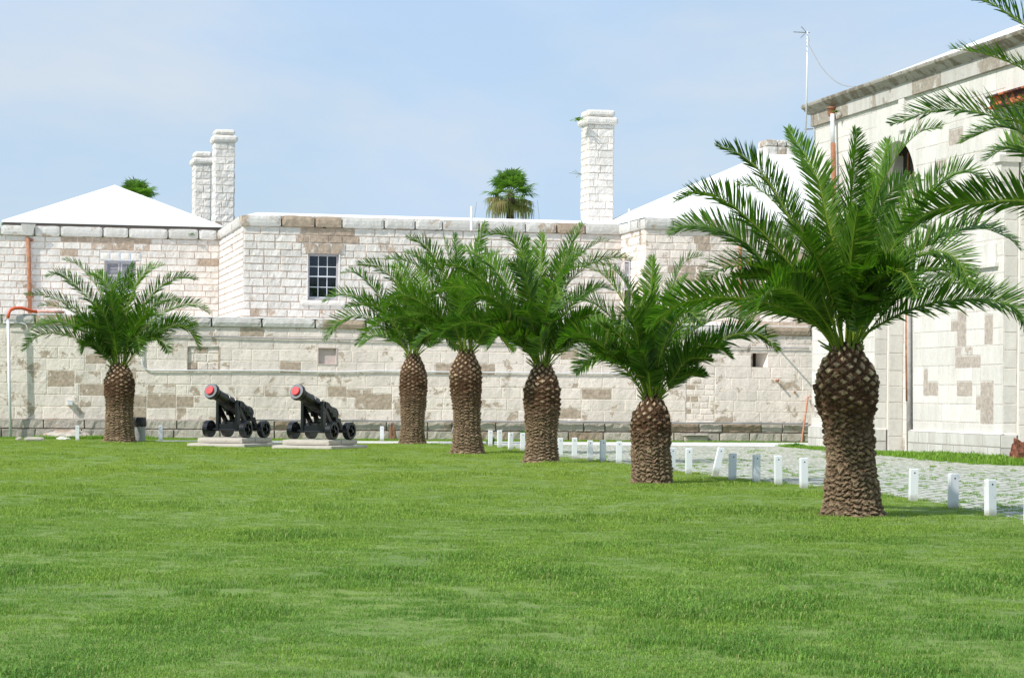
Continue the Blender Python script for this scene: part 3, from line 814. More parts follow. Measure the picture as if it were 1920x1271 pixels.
# ------------------------------------------------------------------ middle building
uB0 = B.pix(456, 500)[0]; uB1 = B.pix(1166, 430)[0]
mid_b = thing('stone_building', B.P((uB0 + uB1) / 2, 0, zT), 'long middle block of rough white stone with the sash window and flat white roof', 'building')
win2 = hrect(B, 577, 476, 635, 563)
lint2 = (win2[0] - .25, win2[1] + .25, win2[3], win2[3] + .40)
brB = [hrect(B, a, b, c, d) + (v,) for a, b, c, d, v in [(552, 427, 660, 453, .95), (470, 585, 560, 592, .5)]]
mb = MB()
block_wall(mb, B, uB0, uB1, zT - .1, zC0, ch=0.30, lr=(0.45, 0.95), gap=0.024, bulge=0.030, rough=0.034, res=0.1, holes=[win2, lint2], seed=51, brown=0.01, browns=brB)
for k in range(3):
    w3 = (win2[1] - win2[0] + .2) / 3; a0 = win2[0] - .1 + w3 * k
    spl = (k - 1) * .07
    p = [B.P(a0 + .02, -.1, win2[3] + .01), B.P(a0 + w3 - .02, -.1, win2[3] + .01), B.P(a0 + w3 - .02 + spl + .04 * (k > 1), -.1, win2[3] + .39), B.P(a0 + .02 + spl - .04 * (k < 1), -.1, win2[3] + .39)]
    mb.prism(p, np.array([B.N[0], B.N[1], 0]) * .17, (0.95, 0, .5, 1))
plain(mb, B, lint2[0], lint2[1], lint2[2], lint2[3], 0.02, (0, 0, .8, 1))
# left flank, running back to the wing
dep = 9.3
BL = Frame(*(B.P(uB0, 0, 0)[:2] - B.N * dep), B.N[0], B.N[1])
block_wall(mb, BL, 0, dep, zT - .1, zC0, ch=0.27, lr=(0.45, 0.95), gap=0.026, bulge=0.035, rough=0.03, res=0.12, seed=52, brown=0.02)
mb.build('wall', M['rock'], mid_b)
mb = MB()
coping_run(mb, B, uB0 - .12, uB1 + .12, -0.5, 0.16, zC0, zC1, (1.0, 1.9), 0.02, 27, 0.0, [(B.pix(545, 410)[0], B.pix(655, 410)[0], .95), (B.pix(1045, 430)[0], B.pix(1090, 430)[0], .7)])
coping_run(mb, BL, 0, dep - .5, -.5, .14, zC0, zC1, (1.0, 1.7), 0.02, 28, 0.05)
mb.build('coping', M['coping'], mid_b)
mb = MB()
a = B.pix(463, 400)[0]; zr = B.pix(780, 401, -1.5)[1]
mb.add([B.P(a, -.35, zC1 + .02), B.P(uB1 + .1, -.35, zC1 + .02), B.P(uB1 + .1, -6.5, zC1 + .02), B.P(a, -6.5, zC1 + .02), B.P(a + .6, -1.6, zC1 + .22), B.P(uB1 + .1, -1.6, zC1 + .22), B.P(uB1 + .1, -5.3, zC1 + .22), B.P(a + .6, -5.3, zC1 + .22)],
       [(0, 1, 5, 4), (1, 2, 6, 5), (2, 3, 7, 6), (3, 0, 4, 7), (4, 5, 6, 7)])
mb.build('roof', M['roof'], mid_b)
# sash window
u0, u1, z0, z1 = win2; hz = (z0 + z1) / 2
mb = MB()
for (a, b, c, d) in [(u0, u0 + .08, z0, z1), (u1 - .08, u1, z0, z1), (u0 + .08, u1 - .08, z1 - .09, z1), (u0 + .08, u1 - .08, z0, z0 + .09)]: mb.fbox(B, a, b, -.24, -.10, c, d)
wf = mb.build('window', M['wframe'], mid_b)
mb = MB()
for (zz0, zz1, nn) in ((hz, z1 - .09, -.14), (z0 + .09, hz + .04, -.19)):
    mb.fbox(B, u0 + .08, u1 - .08, nn - .03, nn, zz0, zz0 + .05)
    for k in (1, 2): uu = u0 + .08 + (u1 - u0 - .16) * k / 3; mb.fbox(B, uu - .016, uu + .016, nn - .03, nn - .002, zz0 + .05, zz1)
    mb.fbox(B, u0 + .08, u1 - .08, nn - .026, nn - .006, (zz0 + zz1) / 2 - .014, (zz0 + zz1) / 2 + .014)
mb.build('muntins', simple('white_glazing_bars', (.62, .64, .68), .5, var=.04), wf)
mb = MB(); mb.fbox(B, u0 + .08, u1 - .08, -.165, -.16, hz + .05, z1 - .09); mb.build('pane', M['glass'], wf)
mb = MB(); mb.fbox(B, u0 + .08, u1 - .08, -.215, -.21, z0 + .09, hz); mb.build('pane', M['glass'], wf)
mb = MB(); z = hz + .02
while z < z1 - .1: mb.add([B.P(u0 + .08, -.27, z), B.P(u1 - .08, -.27, z), B.P(u1 - .08, -.30, z + .045), B.P(u0 + .08, -.30, z + .045)], [(0, 1, 2, 3)]); z += .05
mb.build('blind', M['blind'], wf)
mb = MB(); mb.fbox(B, u0 - .1, u1 + .1, -1.2, -1.1, z0 - .1, z1 + .1)
mb.add([B.P(u0, -.25, z0), B.P(u0, -1.1, z0), B.P(u0, -1.1, z1), B.P(u0, -.25, z1)], [(0, 1, 2, 3)]); mb.add([B.P(u1, -.25, z0), B.P(u1, -1.1, z0), B.P(u1, -1.1, z1), B.P(u1, -.25, z1)], [(3, 2, 1, 0)])
mb.build('dark_room', M['dark'], wf)
mb = MB(); mb.rough(B, u0 - .28, u1 + .28, -.2, .12, z0 - .20, z0 - .003, .012, .1, (0, 0, .9, 1), .02); mb.build('sill', M['rock'], wf)
mb = MB()
for (a, b, c, d) in [(u0 - .04, u0, z0, z1 + .03), (u1, u1 + .04, z0, z1 + .03)]: mb = MB(); mb.fbox(B, a, b, -.3, .05, c, d, (0, 0, .9, 1)); mb.build('reveal', M['rock'], wf)
mb = MB()
for px_ in (608, 819, 1100):
    u, z = B.pix(px_, 424 + (px_ - 600) * .02); mb = MB(); mb.fbox(B, u - .06, u + .06, .01, .07, z - .08, z + .06); mb.build('weep_hole', M['hole'], mid_b)

def chimney(parent, name, px0, px1, ytop, Y, zb, caps, depth=0.95, seed=1, leftw=None):
    """square rock-faced stack; caps = list of (y0, y1, grow) in pixels"""
    c = at((px0 + px1) / 2, ytop, Y)
    Wd = (px1 - px0) * Y / FPX
    F = Frame(c[0], c[1], 1.0, TAN)
    mb = MB(); zt_ = c[2]
    zs_ = [at((px0 + px1) / 2, y, Y)[2] for y in [caps[-1][1]]][0]
    h = Wd / 2
    for k, (ox, oy, ux, uy) in enumerate([(-h, 0, 1, 0), (h, 0, 0, -1), (h, -depth, -1, 0), (-h, -depth, 0, 1)]):
        p = F.P(ox, oy, 0)[:2]; d = F.U * ux - F.N * (-uy) if uy else F.U * ux
        Fk = Frame(p[0], p[1], d[0], d[1])
        block_wall(mb, Fk, 0, Wd if k % 2 == 0 else depth, zb, zs_, ch=0.31, lr=(0.4, 0.75), gap=0.018, bulge=0.028, rough=0.045, res=0.08, seed=seed + k, brown=0.02)
    for k, (y0, y1, g) in enumerate(caps):
        za, zb_ = at(CX, y1, Y)[2], at(CX, y0, Y)[2]
        za += (at((px0 + px1) / 2, y1, Y) - at(CX, y1, Y))[2]; zb_ += (at((px0 + px1) / 2, y1, Y) - at(CX, y1, Y))[2]
        mb.rough(F, -h - g, h + g, -depth - g, g, za, zb_, .03, .08, (.15, 0, .4, 1), .035, seed + k)
    mb.box(tuple(F.P(0, -depth / 2, zt_ - .05) - [.2, .2, 0]), tuple(F.P(0, -depth / 2, zt_ - .02) + [.2, .2, 0]), (1, 1, 0, 1))
    return mb.build(name, M['chim'], parent)
chimney(mid_b, 'chimney', 1103, 1152, 206, 101.0, zC1 - .3, [(206, 219, 0.05), (220, 234, 0.16)], seed=61, depth=1.15)
chimney(mid_b, 'chimney', 404, 440, 243, 105.5, zC1 - .6, [(243, 253, 0.03), (254, 267, 0.13)], seed=65, depth=1.1)
chimney(wing, 'chimney', 366, 396, 284, 109.0, zC1 - .6, [(284, 295, 0.03), (296, 308, 0.14)], seed=69, depth=1.1)
mb = MB(); p = at(884, 403, 93.5); mb.lathe([(0.05, -.6), (0.05, .33), (0, .33)], p, 10); mb.build('vent_pipe', M['roof'], mid_b)

# ------------------------------------------------------------------ house on the right
dR = 3.5
uR0 = R.pix(1210, 430)[0]; uR1 = uT1 + 2.0
house = thing('stone_house', R.P((uR0 + uR1) / 2, 0, zT), 'stone house under a big white hipped roof, between the middle block and the tall storehouse', 'building')
RL = Frame(*(R.P(uR0, 0, 0)[:2] - R.N * dR), R.N[0], R.N[1])
sw = (RL.pix(1171, 500)[0], RL.pix(1184, 500)[0], zT - .1, RL.pix(1178, 488)[1])
mb = MB()
block_wall(mb, R, uR0, uR1, zT - .1, zC0, ch=0.30, lr=(0.4, 0.95), gap=0.016, bulge=0.03, rough=0.025, res=0.12, seed=71, brown=0.13)
block_wall(mb, RL, 0, dR, zT - .1, zC0, ch=0.30, lr=(0.4, 0.85), gap=0.016, bulge=0.03, rough=0.025, res=0.12, seed=72, brown=0.1, holes=[sw])
mb.build('wall', M['wash'], house)
mb = MB(); coping_run(mb, R, uR0 - .1, uR1, -.5, .16, zC0, zC1, (1.0, 1.7), .02, 73, .1); coping_run(mb, RL, 0, dR - .5, -.5, .14, zC0, zC1, (.9, 1.4), .02, 74, .2)
mb.build('coping', M['coping'], house)
mb = MB(); mb.fbox(RL, sw[0] - .25, sw[1] + .6, -.40, -.06, sw[2], sw[3] + .05, (1, 1, 0, 1)); wv = mb.build('window', M['dark'], house)
mb = MB()
Fs = Frame(*RL.P(sw[1], .05, 0)[:2], *( -RL.U * .55 + RL.N * .83))
w1 = .55
mb.fbox(Fs, 0, .06, 0, .04, sw[3] - 1.2, sw[3] - .05); mb.fbox(Fs, w1 - .06, w1, 0, .04, sw[3] - 1.2, sw[3] - .05)
for zz in (sw[3] - .11, sw[3] - 1.2, sw[3] - .65): mb.fbox(Fs, .06, w1 - .06, 0.002, .038, zz, zz + .06)
z = sw[3] - 1.12
while z < sw[3] - .14: mb.fbox(Fs, .06, w1 - .06, .005, .03, z, z + .022); z += .045
mb.build('open_shutter', M['wframe'], wv)
# hipped roof
zE = zC1 + .03
n1 = 0.0
e = [R.P(uR0 - .05, -.1, zE), R.P(uR1 + 2, -.1, zE), R.P(uR1 + 2, -11.5, zE), R.P(uR0 - .05, -11.5, zE)]
rA = at(1432, 289, 97.0); rB = at(1560, 289, 97.0 + 128 / FPX * 97 * TAN); rB[2] = rA[2]
mb = MB(); mb.add(e + [rA, rB], [(0, 1, 5, 4), (1, 2, 5), (2, 3, 4, 5), (3, 0, 4)])
mb.build('roof', M['roof'], house)
cc = at(1462, 275, 97.4)
Fc = Frame(cc[0], cc[1], 1, TAN)
mb = MB(); zb_ = at(1462, 291, 97.4)[2]; zm = at(1462, 275, 97.4)[2]; zt_ = at(1462, 262, 97.4)[2]
rng_ = random.Random(4)
for (a, b, g) in ((zb_ - .3, zm, .04), (zm + .01, zt_, 0)):
    for s0_, s1_ in ((-.58, -.1), (-.08, .3), (.32, .6)): mb.rough(Fc, s0_ - g, s1_ + g * 0, -1.1, g, a, b, .015, .1, (rng_.choice([.1, .7]), 0, .6, 1), .02, int(s0_ * 10))
mb.build('chimney', M['chim'], house)
mb = MB(); p = at(1180, 408, 93.0); mb.lathe([(0.045, -.5), (0.045, .33), (0, .33)], p, 10); mb.build('vent_pipe', M['roof'], house)
pipe_on(R, 'downpipe', M['rust'], [(1388, 460), (1388, 540), (1389, 607)], .06, .12, house)

# ------------------------------------------------------------------ tall storehouse on the right
t1 = G.pix(1640, 700)[0]; t2 = G.pix(1713, 700)[0]; t3 = G.pix(1881, 700)[0]; tE = t3 + 9.0
zF0 = G.pix(1521, 240)[1]; zF1 = G.pix(1521, 216)[1]; zK = G.pix(1521, 199)[1]
print('tower', t1, t2, t3, zF0, zF1, zK)
zP = G.pix(1712, 808)[1]
st = thing('stone_storehouse', G.P(8, 0, 0), 'tall whitewashed storehouse with a stained grey cornice at the right edge', 'building')
mb = MB()
brG = [hrect(G, a, b, c, d) + (1.0,) for a, b, c, d in [(1795, 582, 1812, 650), (1783, 601, 1800, 622), (1846, 590, 1862, 646), (1791, 667, 1839, 690), (1713, 672, 1732, 692), (1732, 692, 1740, 718), (1731, 716, 1759, 742), (1794, 715, 1823, 743), (1838, 715, 1863, 795), (1830, 742, 1840, 768), (1760, 193, 1769, 201), (1779, 242, 1806, 272), (1755, 300, 1775, 318), (1856, 130, 1900, 170)]]
def arch_wall(mb, F, ua, ub, zspr, ztop, n, dp, seed):
    """wall above a round arch spanning ua..ub, with its soffit"""
    r = (ub - ua) / 2; c = (ua + ub) / 2; S = 20
    A = [(c - r * math.cos(math.pi * k / S), zspr + r * math.sin(math.pi * k / S)) for k in range(S + 1)]
    for k in range(S):
        (x0, y0), (x1, y1) = A[k], A[k + 1]
        mb.add([F.P(x0, n, y0), F.P(x1, n, y1), F.P(x1, n, ztop), F.P(x0, n, ztop)], [(0, 1, 2, 3)], (0, 0, .5, 1))
        mb.add([F.P(x0, n, y0), F.P(x1, n, y1), F.P(x1, n - dp, y1), F.P(x0, n - dp, y0)], [(0, 3, 2, 1)], (0.1, 0, .3, 1))
kw = dict(ch=0.52, lr=(0.8, 1.6), gap=0.012, bulge=0.008, rough=0.003, res=0.3, brown=0.03)
block_wall(mb, G, 0, t1, 0, zF0, seed=81, browns=brG, exact=True, **kw)
block_wall(mb, G, t2, t3, 0, zF0, seed=82, browns=brG, exact=True, **kw)
zA = G.pix(1690, 262)[1]; rA_ = (t2 - t1) / 2
arch_wall(mb, G, t1, t2, zA - rA_, zF0, 0.0, 0.45, 1)
wA2 = 3.4
arch_wall(mb, G, t3, t3 + wA2, zA - wA2 / 2 + .1, zF0, 0.0, 0.45, 1)
block_wall(mb, G, t3 + wA2, tE, 0, zF0, seed=83, **kw)
# reveals of the two bays: steps facing the camera
for ta, tb, sd in ((t1, t2, 84), (t3, t3 + wA2, 90)):
    F1 = Frame(*G.P(ta, 0, 0)[:2], *(-G.N))
    block_wall(mb, F1, 0, .42, 0, zA - rA_, seed=sd, **kw)
    F1b = Frame(*G.P(ta + .14, -.42, 0)[:2], *(-G.N))
    plain(mb, G, ta, ta + .14, 0, zA + .3, -.42)
    block_wall(mb, F1b, 0, .5, 0, zA - .3, seed=sd + 1, **kw)
    block_wall(mb, G, ta + .14, tb, 0, zA + .5, seed=sd + 2, n0=-.92, **kw)
# far end
block_wall(mb, Frame(*G.P(0, 0, 0)[:2], *(-G.N)), 0, 9, 0, zF0, seed=88, **kw)
mb.build('wall', M['tower'], st)
# plinth
mb = MB()
for a, b in ((0, t1 + .1), (t2 - .12, t3 + .12), (t3 + wA2 - .1, tE)):
    block_wall(mb, G, a, b, 0, zP, seed=int(a * 10) + 3, n0=.12, **{**kw, 'ch': zP / 2, 'brown': .0})
    mb.add([G.P(a, .128, zP), G.P(b, .128, zP), G.P(b, 0, zP + .05), G.P(a, 0, zP + .05)], [(0, 1, 2, 3)], (0, 0, .8, 1))
for ta in (t1 + .1, t3 + .12):
    F1 = Frame(*G.P(ta, .12, 0)[:2], *(-G.N)); block_wall(mb, F1, 0, .5, 0, zP, seed=3, **{**kw, 'ch': zP / 2})
    mb.add([G.P(ta, .128, zP), G.P(ta, -.4, zP), G.P(ta - .12, -.4, zP + .05), G.P(ta - .12, .0, zP + .05)], [(0, 1, 2, 3)], (0, 0, .8, 1))
mb.build('plinth', stone('storehouse_plinth_stone', (0.62, 0.605, 0.57), (0.36, 0.32, 0.28), (0.30, 0.28, 0.26), 0.8, 0.86, 1.4, 0.75, bd=.01, bscale=14), st)
# buried arch shadow: the dark window head in the first bay
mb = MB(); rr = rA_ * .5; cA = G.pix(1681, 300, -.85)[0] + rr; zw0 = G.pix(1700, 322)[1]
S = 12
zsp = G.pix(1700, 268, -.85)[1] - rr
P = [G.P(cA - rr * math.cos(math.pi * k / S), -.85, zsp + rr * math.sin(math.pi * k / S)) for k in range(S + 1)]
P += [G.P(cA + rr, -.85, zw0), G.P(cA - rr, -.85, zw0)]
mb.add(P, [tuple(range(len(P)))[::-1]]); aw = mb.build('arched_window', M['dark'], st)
mb = MB(); 
for k in range(4):
    mb.fbox(G, cA - rr + (2 * rr) * k / 3.2, cA - rr + (2 * rr) * k / 3.2 + .05, -.84, -.80, zw0, zsp + rr * .6)
mb.fbox(G, cA - rr, cA + rr, -.835, -.79, zw0, zw0 + .07)
mb.build('window_bars', M['rust'], aw)
# frieze, cornice
mb = MB()
rng_ = random.Random(2); u = -.1
while u < tE:
    L = rng_.uniform(1.3, 2.3); e_ = min(u + L, tE)
    mb.fbox(G, u + .004, e_ - .004, -.3, .10, zF0, zF1, (rng_.random() ** 2 * .8, 0, rng_.random(), 1)); u += L
mb.fbox(GF, -.1, 9, -.3, .10, zF0 + .002, zF1 - .002, (.3, 0, .3, 1)) if False else None
mb.build('frieze', M['paint'], st)
mb = MB()
prof = [(-.3, 0), (.12, 0), (.14, .05), (.20, .10), (.26, .20), (.36, .28), (.38, .36), (.38, .42), (-.3, .44)]
hK = (zK - zF1) / .42
nS = 12
us = np.linspace(-.36, tE, nS + 1)
for k in range(nS):
    a0, a1 = us[k] + .004, us[k + 1] - .004
    mb.prism([G.P(a0, n_, zF1 + z_ * hK) for n_, z_ in prof][::-1], np.array([G.U[0], G.U[1], 0]) * (a1 - a0), (rng_.random() * .4, 0, rng_.random(), 1))
mb.prism([GF.P(.0, n_, zF1 + z_ * hK) for n_, z_ in prof], np.array([GF.U[0], GF.U[1], 0]) * 9, (.2, 0, .5, 1)) if False else None
mb.build('cornice', M['cornice'], st)
mb = MB()
zrf = zK + .05
mb.add([G.P(2.0, .05, zrf), G.P(tE, .05, zrf), G.P(tE, -4.5, zrf + 1.9), G.P(6.0, -4.5, zrf + 1.9), G.P(2.0, -9, zrf), G.P(tE, -9, zrf)], [(0, 1, 2, 3), (3, 2, 5, 4), (0, 3, 4)])
mb.build('roof', M['roof'], st)
mb = MB(); a = hrect(G, 1856, 172, 1935, 205, .2)
za_ = G.pix(1858, 206, .15)[1]; zb_ = G.pix(1858, 182, .15)[1]
ub_ = G.pix(1857, 195, .15)[0]
mb.fbox(G, ub_, ub_ + 6, -.1, .16, za_ + .05, zb_ - .05); mb.fbox(G, ub_, ub_ + 6, -.1, .3, za_, za_ + .05); mb.fbox(G, ub_, ub_ + 6, -.1, .3, zb_ - .05, zb_)
mb.build('steel_beam', M['beam'], st)
mb = MB()
u, z = G.pix(1874, 312, .1); mb.fbox(G, u - .1, t3 + .14, -.35, .18, z - .45, z + .1, (0, 0, .4, 1)); mb.fbox(G, u - .2, t3 + .2, -.4, .26, z + .1, z + .3, (0, 0, .7, 1)); mb.fbox(G, u - .05, t3 + .08, -.3, .1, z - .75, z - .45, (0, 0, .7, 1))
mb.build('corbel', M['tower'], st); mb = MB()
u0_, z_ = G.pix(1735, 512, .08); u1_ = G.pix(1868, 500, .08)[0]
mb.fbox(G, u0_, u1_, .008, .12, z_ - .06, z_ + .05, (0, 0, .6, 1)); mb.fbox(G, u0_ + .1, u1_ - .1, .008, .06, z_ + .05, z_ + .6, (0, 0, .8, 1))
mb.build('string_course', M['tower'], st); mb = MB()
u, z = G.pix(1652, 377, .05); mb.fbox(G, t1 - .25, t1 + .15, -.4, .1, z - .2, z + .2, (0, 0, .5, 1))
mb.build('corbel', M['tower'], st); mb = MB()
u, z = G.pix(1690, 188, .05); mb.fbox(G, u - .15, u + .3, .0, .09, zF0 - 1.0, zF0 - .01, (0, 0, .7, 1))
mb.build('corbel', M['tower'], st)
dpt, _ = pipe_on(G, 'downpipe', M['whitepipe'], [(1561, 214), (1562, 269)], .075, .2, st)
mb = MB(); u, z = G.pix(1559, 211, .2); mb.lathe([(.09, -.14), (.13, -.08), (.13, .12), (.16, .13), (.16, .17), (.0, .17)], G.P(u, .2, z), 14)
pts = [G.P(*(lambda q: (q[0], .2, q[1]))(G.pix(x, y, .2))) for x, y in [(1562, 269), (1565, 420), (1568, 560)]]; mb.tube(pts, .085, 8)
mb.build('rusty_section', M['rust'], dpt, smooth=True)
dp2, _ = pipe_on(G, 'downpipe', simple('pale_grey_pipe', (.48, .44, .42), .7, var=.2), [(1704, 330), (1705, 600), (1706, 848)], .10, .02, st)
mb = MB(); pts = [G.P(*(lambda q: (q[0], .1, q[1]))(G.pix(x, y, .1))) for x, y in [(1700, 590), (1700, 650), (1701, 752)]]; mb.tube(pts, .05, 7); mb.build('rust_streak', M['rust'], dp2, smooth=True)

# ------------------------------------------------------------------ aerial
q = at(1514, 62, 82.6); q0 = at(1511, 245, 82.6)
aer = thing('television_aerial', q0, 'thin white aerial mast with a small antenna at the left end of the storehouse cornice', 'antenna')
mb = MB(); mb.tube([q0 + [0, 0, -.1], q0 + (q - q0) * .5 + [.01, 0, 0], q + [0, 0, .05]], .028, 8); mb.build('mast', M['whitepipe'], aer, smooth=True)
mb = MB()
A = at(1488, 60.5, 82.2); Bq = at(1518, 62, 82.9); mb.tube([A, Bq], .015, 6)
for k in range(6):
    c = A + (Bq - A) * (k + .3) / 6; L = .10 + .02 * k; mb.tube([c + [-.02, -L, .0], c + [.02, L, .0]], .009, 5)
for (x, y) in ((1503, 51), (1502, 71)):
    mb.tube([at(1512, 61, 82.6), at(x, y, 82.5)], .013, 5); c = at(x, y, 82.5); mb.tube([c + [0, -.12, 0], c + [0, .12, 0]], .01, 5)
mb.build('antenna_head', simple('grey_aluminium', (.30, .30, .32), .4, .5), aer)
mb = MB()
cp = [(1513, 64), (1517, 75), (1516, 84), (1522, 95), (1530, 110), (1538, 124), (1548, 136), (1558, 146), (1568, 154), (1578, 159), (1590, 162), (1604, 162)]
mb.tube([at(x, y, 82.5 - i * .25) for i, (x, y) in enumerate(cp)], .017, 5); mb.build('cable', M['grey'], aer)
mb = MB(); mb.tube([at(1509, 243, 82.6), at(1524, 242, 82.9)], .025, 6); mb.build('bracket', M['grey'], aer)

# ------------------------------------------------------------------ pipes and cables on the terrace wall
def wall_line(name, mat, pxs, r, n, label, cat, group=None, seg=6):
    pts = [T.P(*(lambda q: (q[0], n, q[1]))(T.pix(x, y, n))) for x, y in pxs]
    mb = MB(); mb.tube(pts, r, seg)
    o = mb.build(name, mat, smooth=True, org=pts[0]); tag(o, label, cat, group); return o
def wavy(x0, x1, yf, step=30, amp=1.0, seed=0):
    r = random.Random(seed); x = x0; o = []
    while x < x1: o.append((x, yf(x) + r.uniform(-amp, amp))); x += step
    o.append((x1, yf(x1))); return o
wp_ = wall_line('water_pipe', M['whitepipe'], [(20, 826), (17.5, 720), (15, 600)], .055, .38, 'white upright pipe standing at the left end of the terrace wall', 'pipe')
mb = MB(); mb.tube([T.P(*(lambda q: (q[0], .38 - i * .06, q[1]))(T.pix(x, y, .38))) for i, (x, y) in enumerate([(15, 596), (16, 588), (20, 581), (28, 577.5), (40, 577), (52, 580), (62, 583), (70, 584)])], .06, 8)
o = mb.build('hose', M['orange'], smooth=True, org=T.P(.5, 0, zT)); tag(o, 'orange bent hose curving from the white pipe onto the terrace coping', 'hose')
wall_line('hose', simple('red_white_hose', (.62, .34, .30), .5, var=.5, scale=3), [(70, 583.5), (95, 584.5), (121, 585.5)], .06, .02, 'straight red and white hose lying on the coping beside the downpipe', 'hose')
wall_line('conduit', M['whitepipe'], [(5, 605), (40, 605.5), (48, 608), (51, 614), (52, 623)], .02, .16, 'short white conduit bending down under the coping at far left', 'conduit')
wall_line('conduit', M['whitepipe'], [(266, 636), (266, 665), (267, 684), (271, 691), (281, 694.5), (340, 694.5), (430, 694.5), (520, 694.5), (600, 697), (650, 697), (700, 695), (860, 697.5), (1000, 699), (1130, 700), (1278, 701)], .026, .06, 'white conduit dropping beside the left palm then running along the middle of the wall', 'conduit', seg=8)
wall_line('conduit', M['grey'], wavy(300, 1330, lambda x: 629 + (x - 300) * .023, 60, .5, 3), .026, .06, 'thin grey conduit just below the terrace coping', 'conduit')
wall_line('conduit', M['grey'], wavy(1340, 1517, lambda x: 651 + (x - 1340) * .014, 40, .4, 4), .022, .06, 'short grey conduit above the small square opening', 'conduit')
for k in range(3):
    wall_line('cable', M['grey'], wavy(420 if k else 486, 1515, lambda x: 787 + (x - 480) * .0065 + (k - 1) * 0.6, 45, 1.2, 20 + k), .018, .20 + .02 * k,
              ['slackest grey cable along the plinth, sagging lowest', 'grey cable along the plinth that starts nearest the left palm, middle of three', 'tautest grey cable along the plinth, topmost of three'][k], 'cable', 'cables along the plinth')
mb = MB(); u, z = T.pix(131, 755, .15); mb.fbox(T, u - .09, u + .09, 0.0, .22, z - .08, z + .08); mb.fbox(T, u - .1, u + .1, .2, .225, z + .06, z + .09)
o = mb.build('junction_box', M['white'], org=T.P(u, 0, z)); tag(o, 'small white box fixed on the wall left of the leftmost palm', 'box')
for (x, y) in ((1457, 713), (1491, 735)):
    u, z = T.pix(x, y, .1); mb = MB(); mb.tube([T.P(u, -.02, z), T.P(u, .28 if x < 1480 else .08, z)], .045, 7)
    o = mb.build('iron_peg', M['rust'], org=T.P(u, 0, z)); tag(o, 'rusty iron peg sticking out below the small square opening' if x < 1480 else 'short rusty stub on the wall near the leaning rod', 'peg')
u, z = T.pix(1470, 656, .6); mb = MB(); mb.tube([T.P(u, 0, z + .02), T.P(u, .75, z + .08)], .035, 6)
o = mb.build('iron_bracket', M['grey'], org=T.P(u, 0, z)); tag(o, 'dark iron bracket high on the wall right of the small square opening', 'bracket')
mb = MB(); pA = T.P(*(lambda q: (q[0], .9, q[1]))(T.pix(1502, 834, .9))); pB = T.P(*(lambda q: (q[0], .08, q[1]))(T.pix(1515, 745, .08))); mb.tube([pA, pB], .035, 7)
mb.tube([pB, pB + [.08, .0, .06], pB + [.16, 0, .0], pB + [.2, 0, -.1]], .02, 6)
o = mb.build('leaning_rod', simple('rusty_red_rod', (.50, .20, .12), .7, var=.3), org=(pA[0], pA[1], 0)); tag(o, 'rusty red rod leaning on the wall where it meets the storehouse', 'rod')

# ------------------------------------------------------------------ palms
def catmull(P, n):
    P = np.array(P, float); Q = np.vstack([2 * P[0] - P[1], P, 2 * P[-1] - P[-2]])
    out = []
    for i in range(1, len(Q) - 2):
        p0, p1, p2, p3 = Q[i - 1], Q[i], Q[i + 1], Q[i + 2]
        for t in np.linspace(0, 1, 14, endpoint=False):
            out.append(.5 * ((2 * p1) + (-p0 + p2) * t + (2 * p0 - 5 * p1 + 4 * p2 - p3) * t * t + (-p0 + 3 * p1 - 3 * p2 + p3) * t ** 3))
    out.append(Q[-2]); out = np.array(out)
    L = np.r_[0, np.cumsum(np.linalg.norm(np.diff(out, axis=0), axis=1))]
    s = np.linspace(0, L[-1], n)
    return np.stack([np.interp(s, L, out[:, k]) for k in range(3)], -1), L[-1]

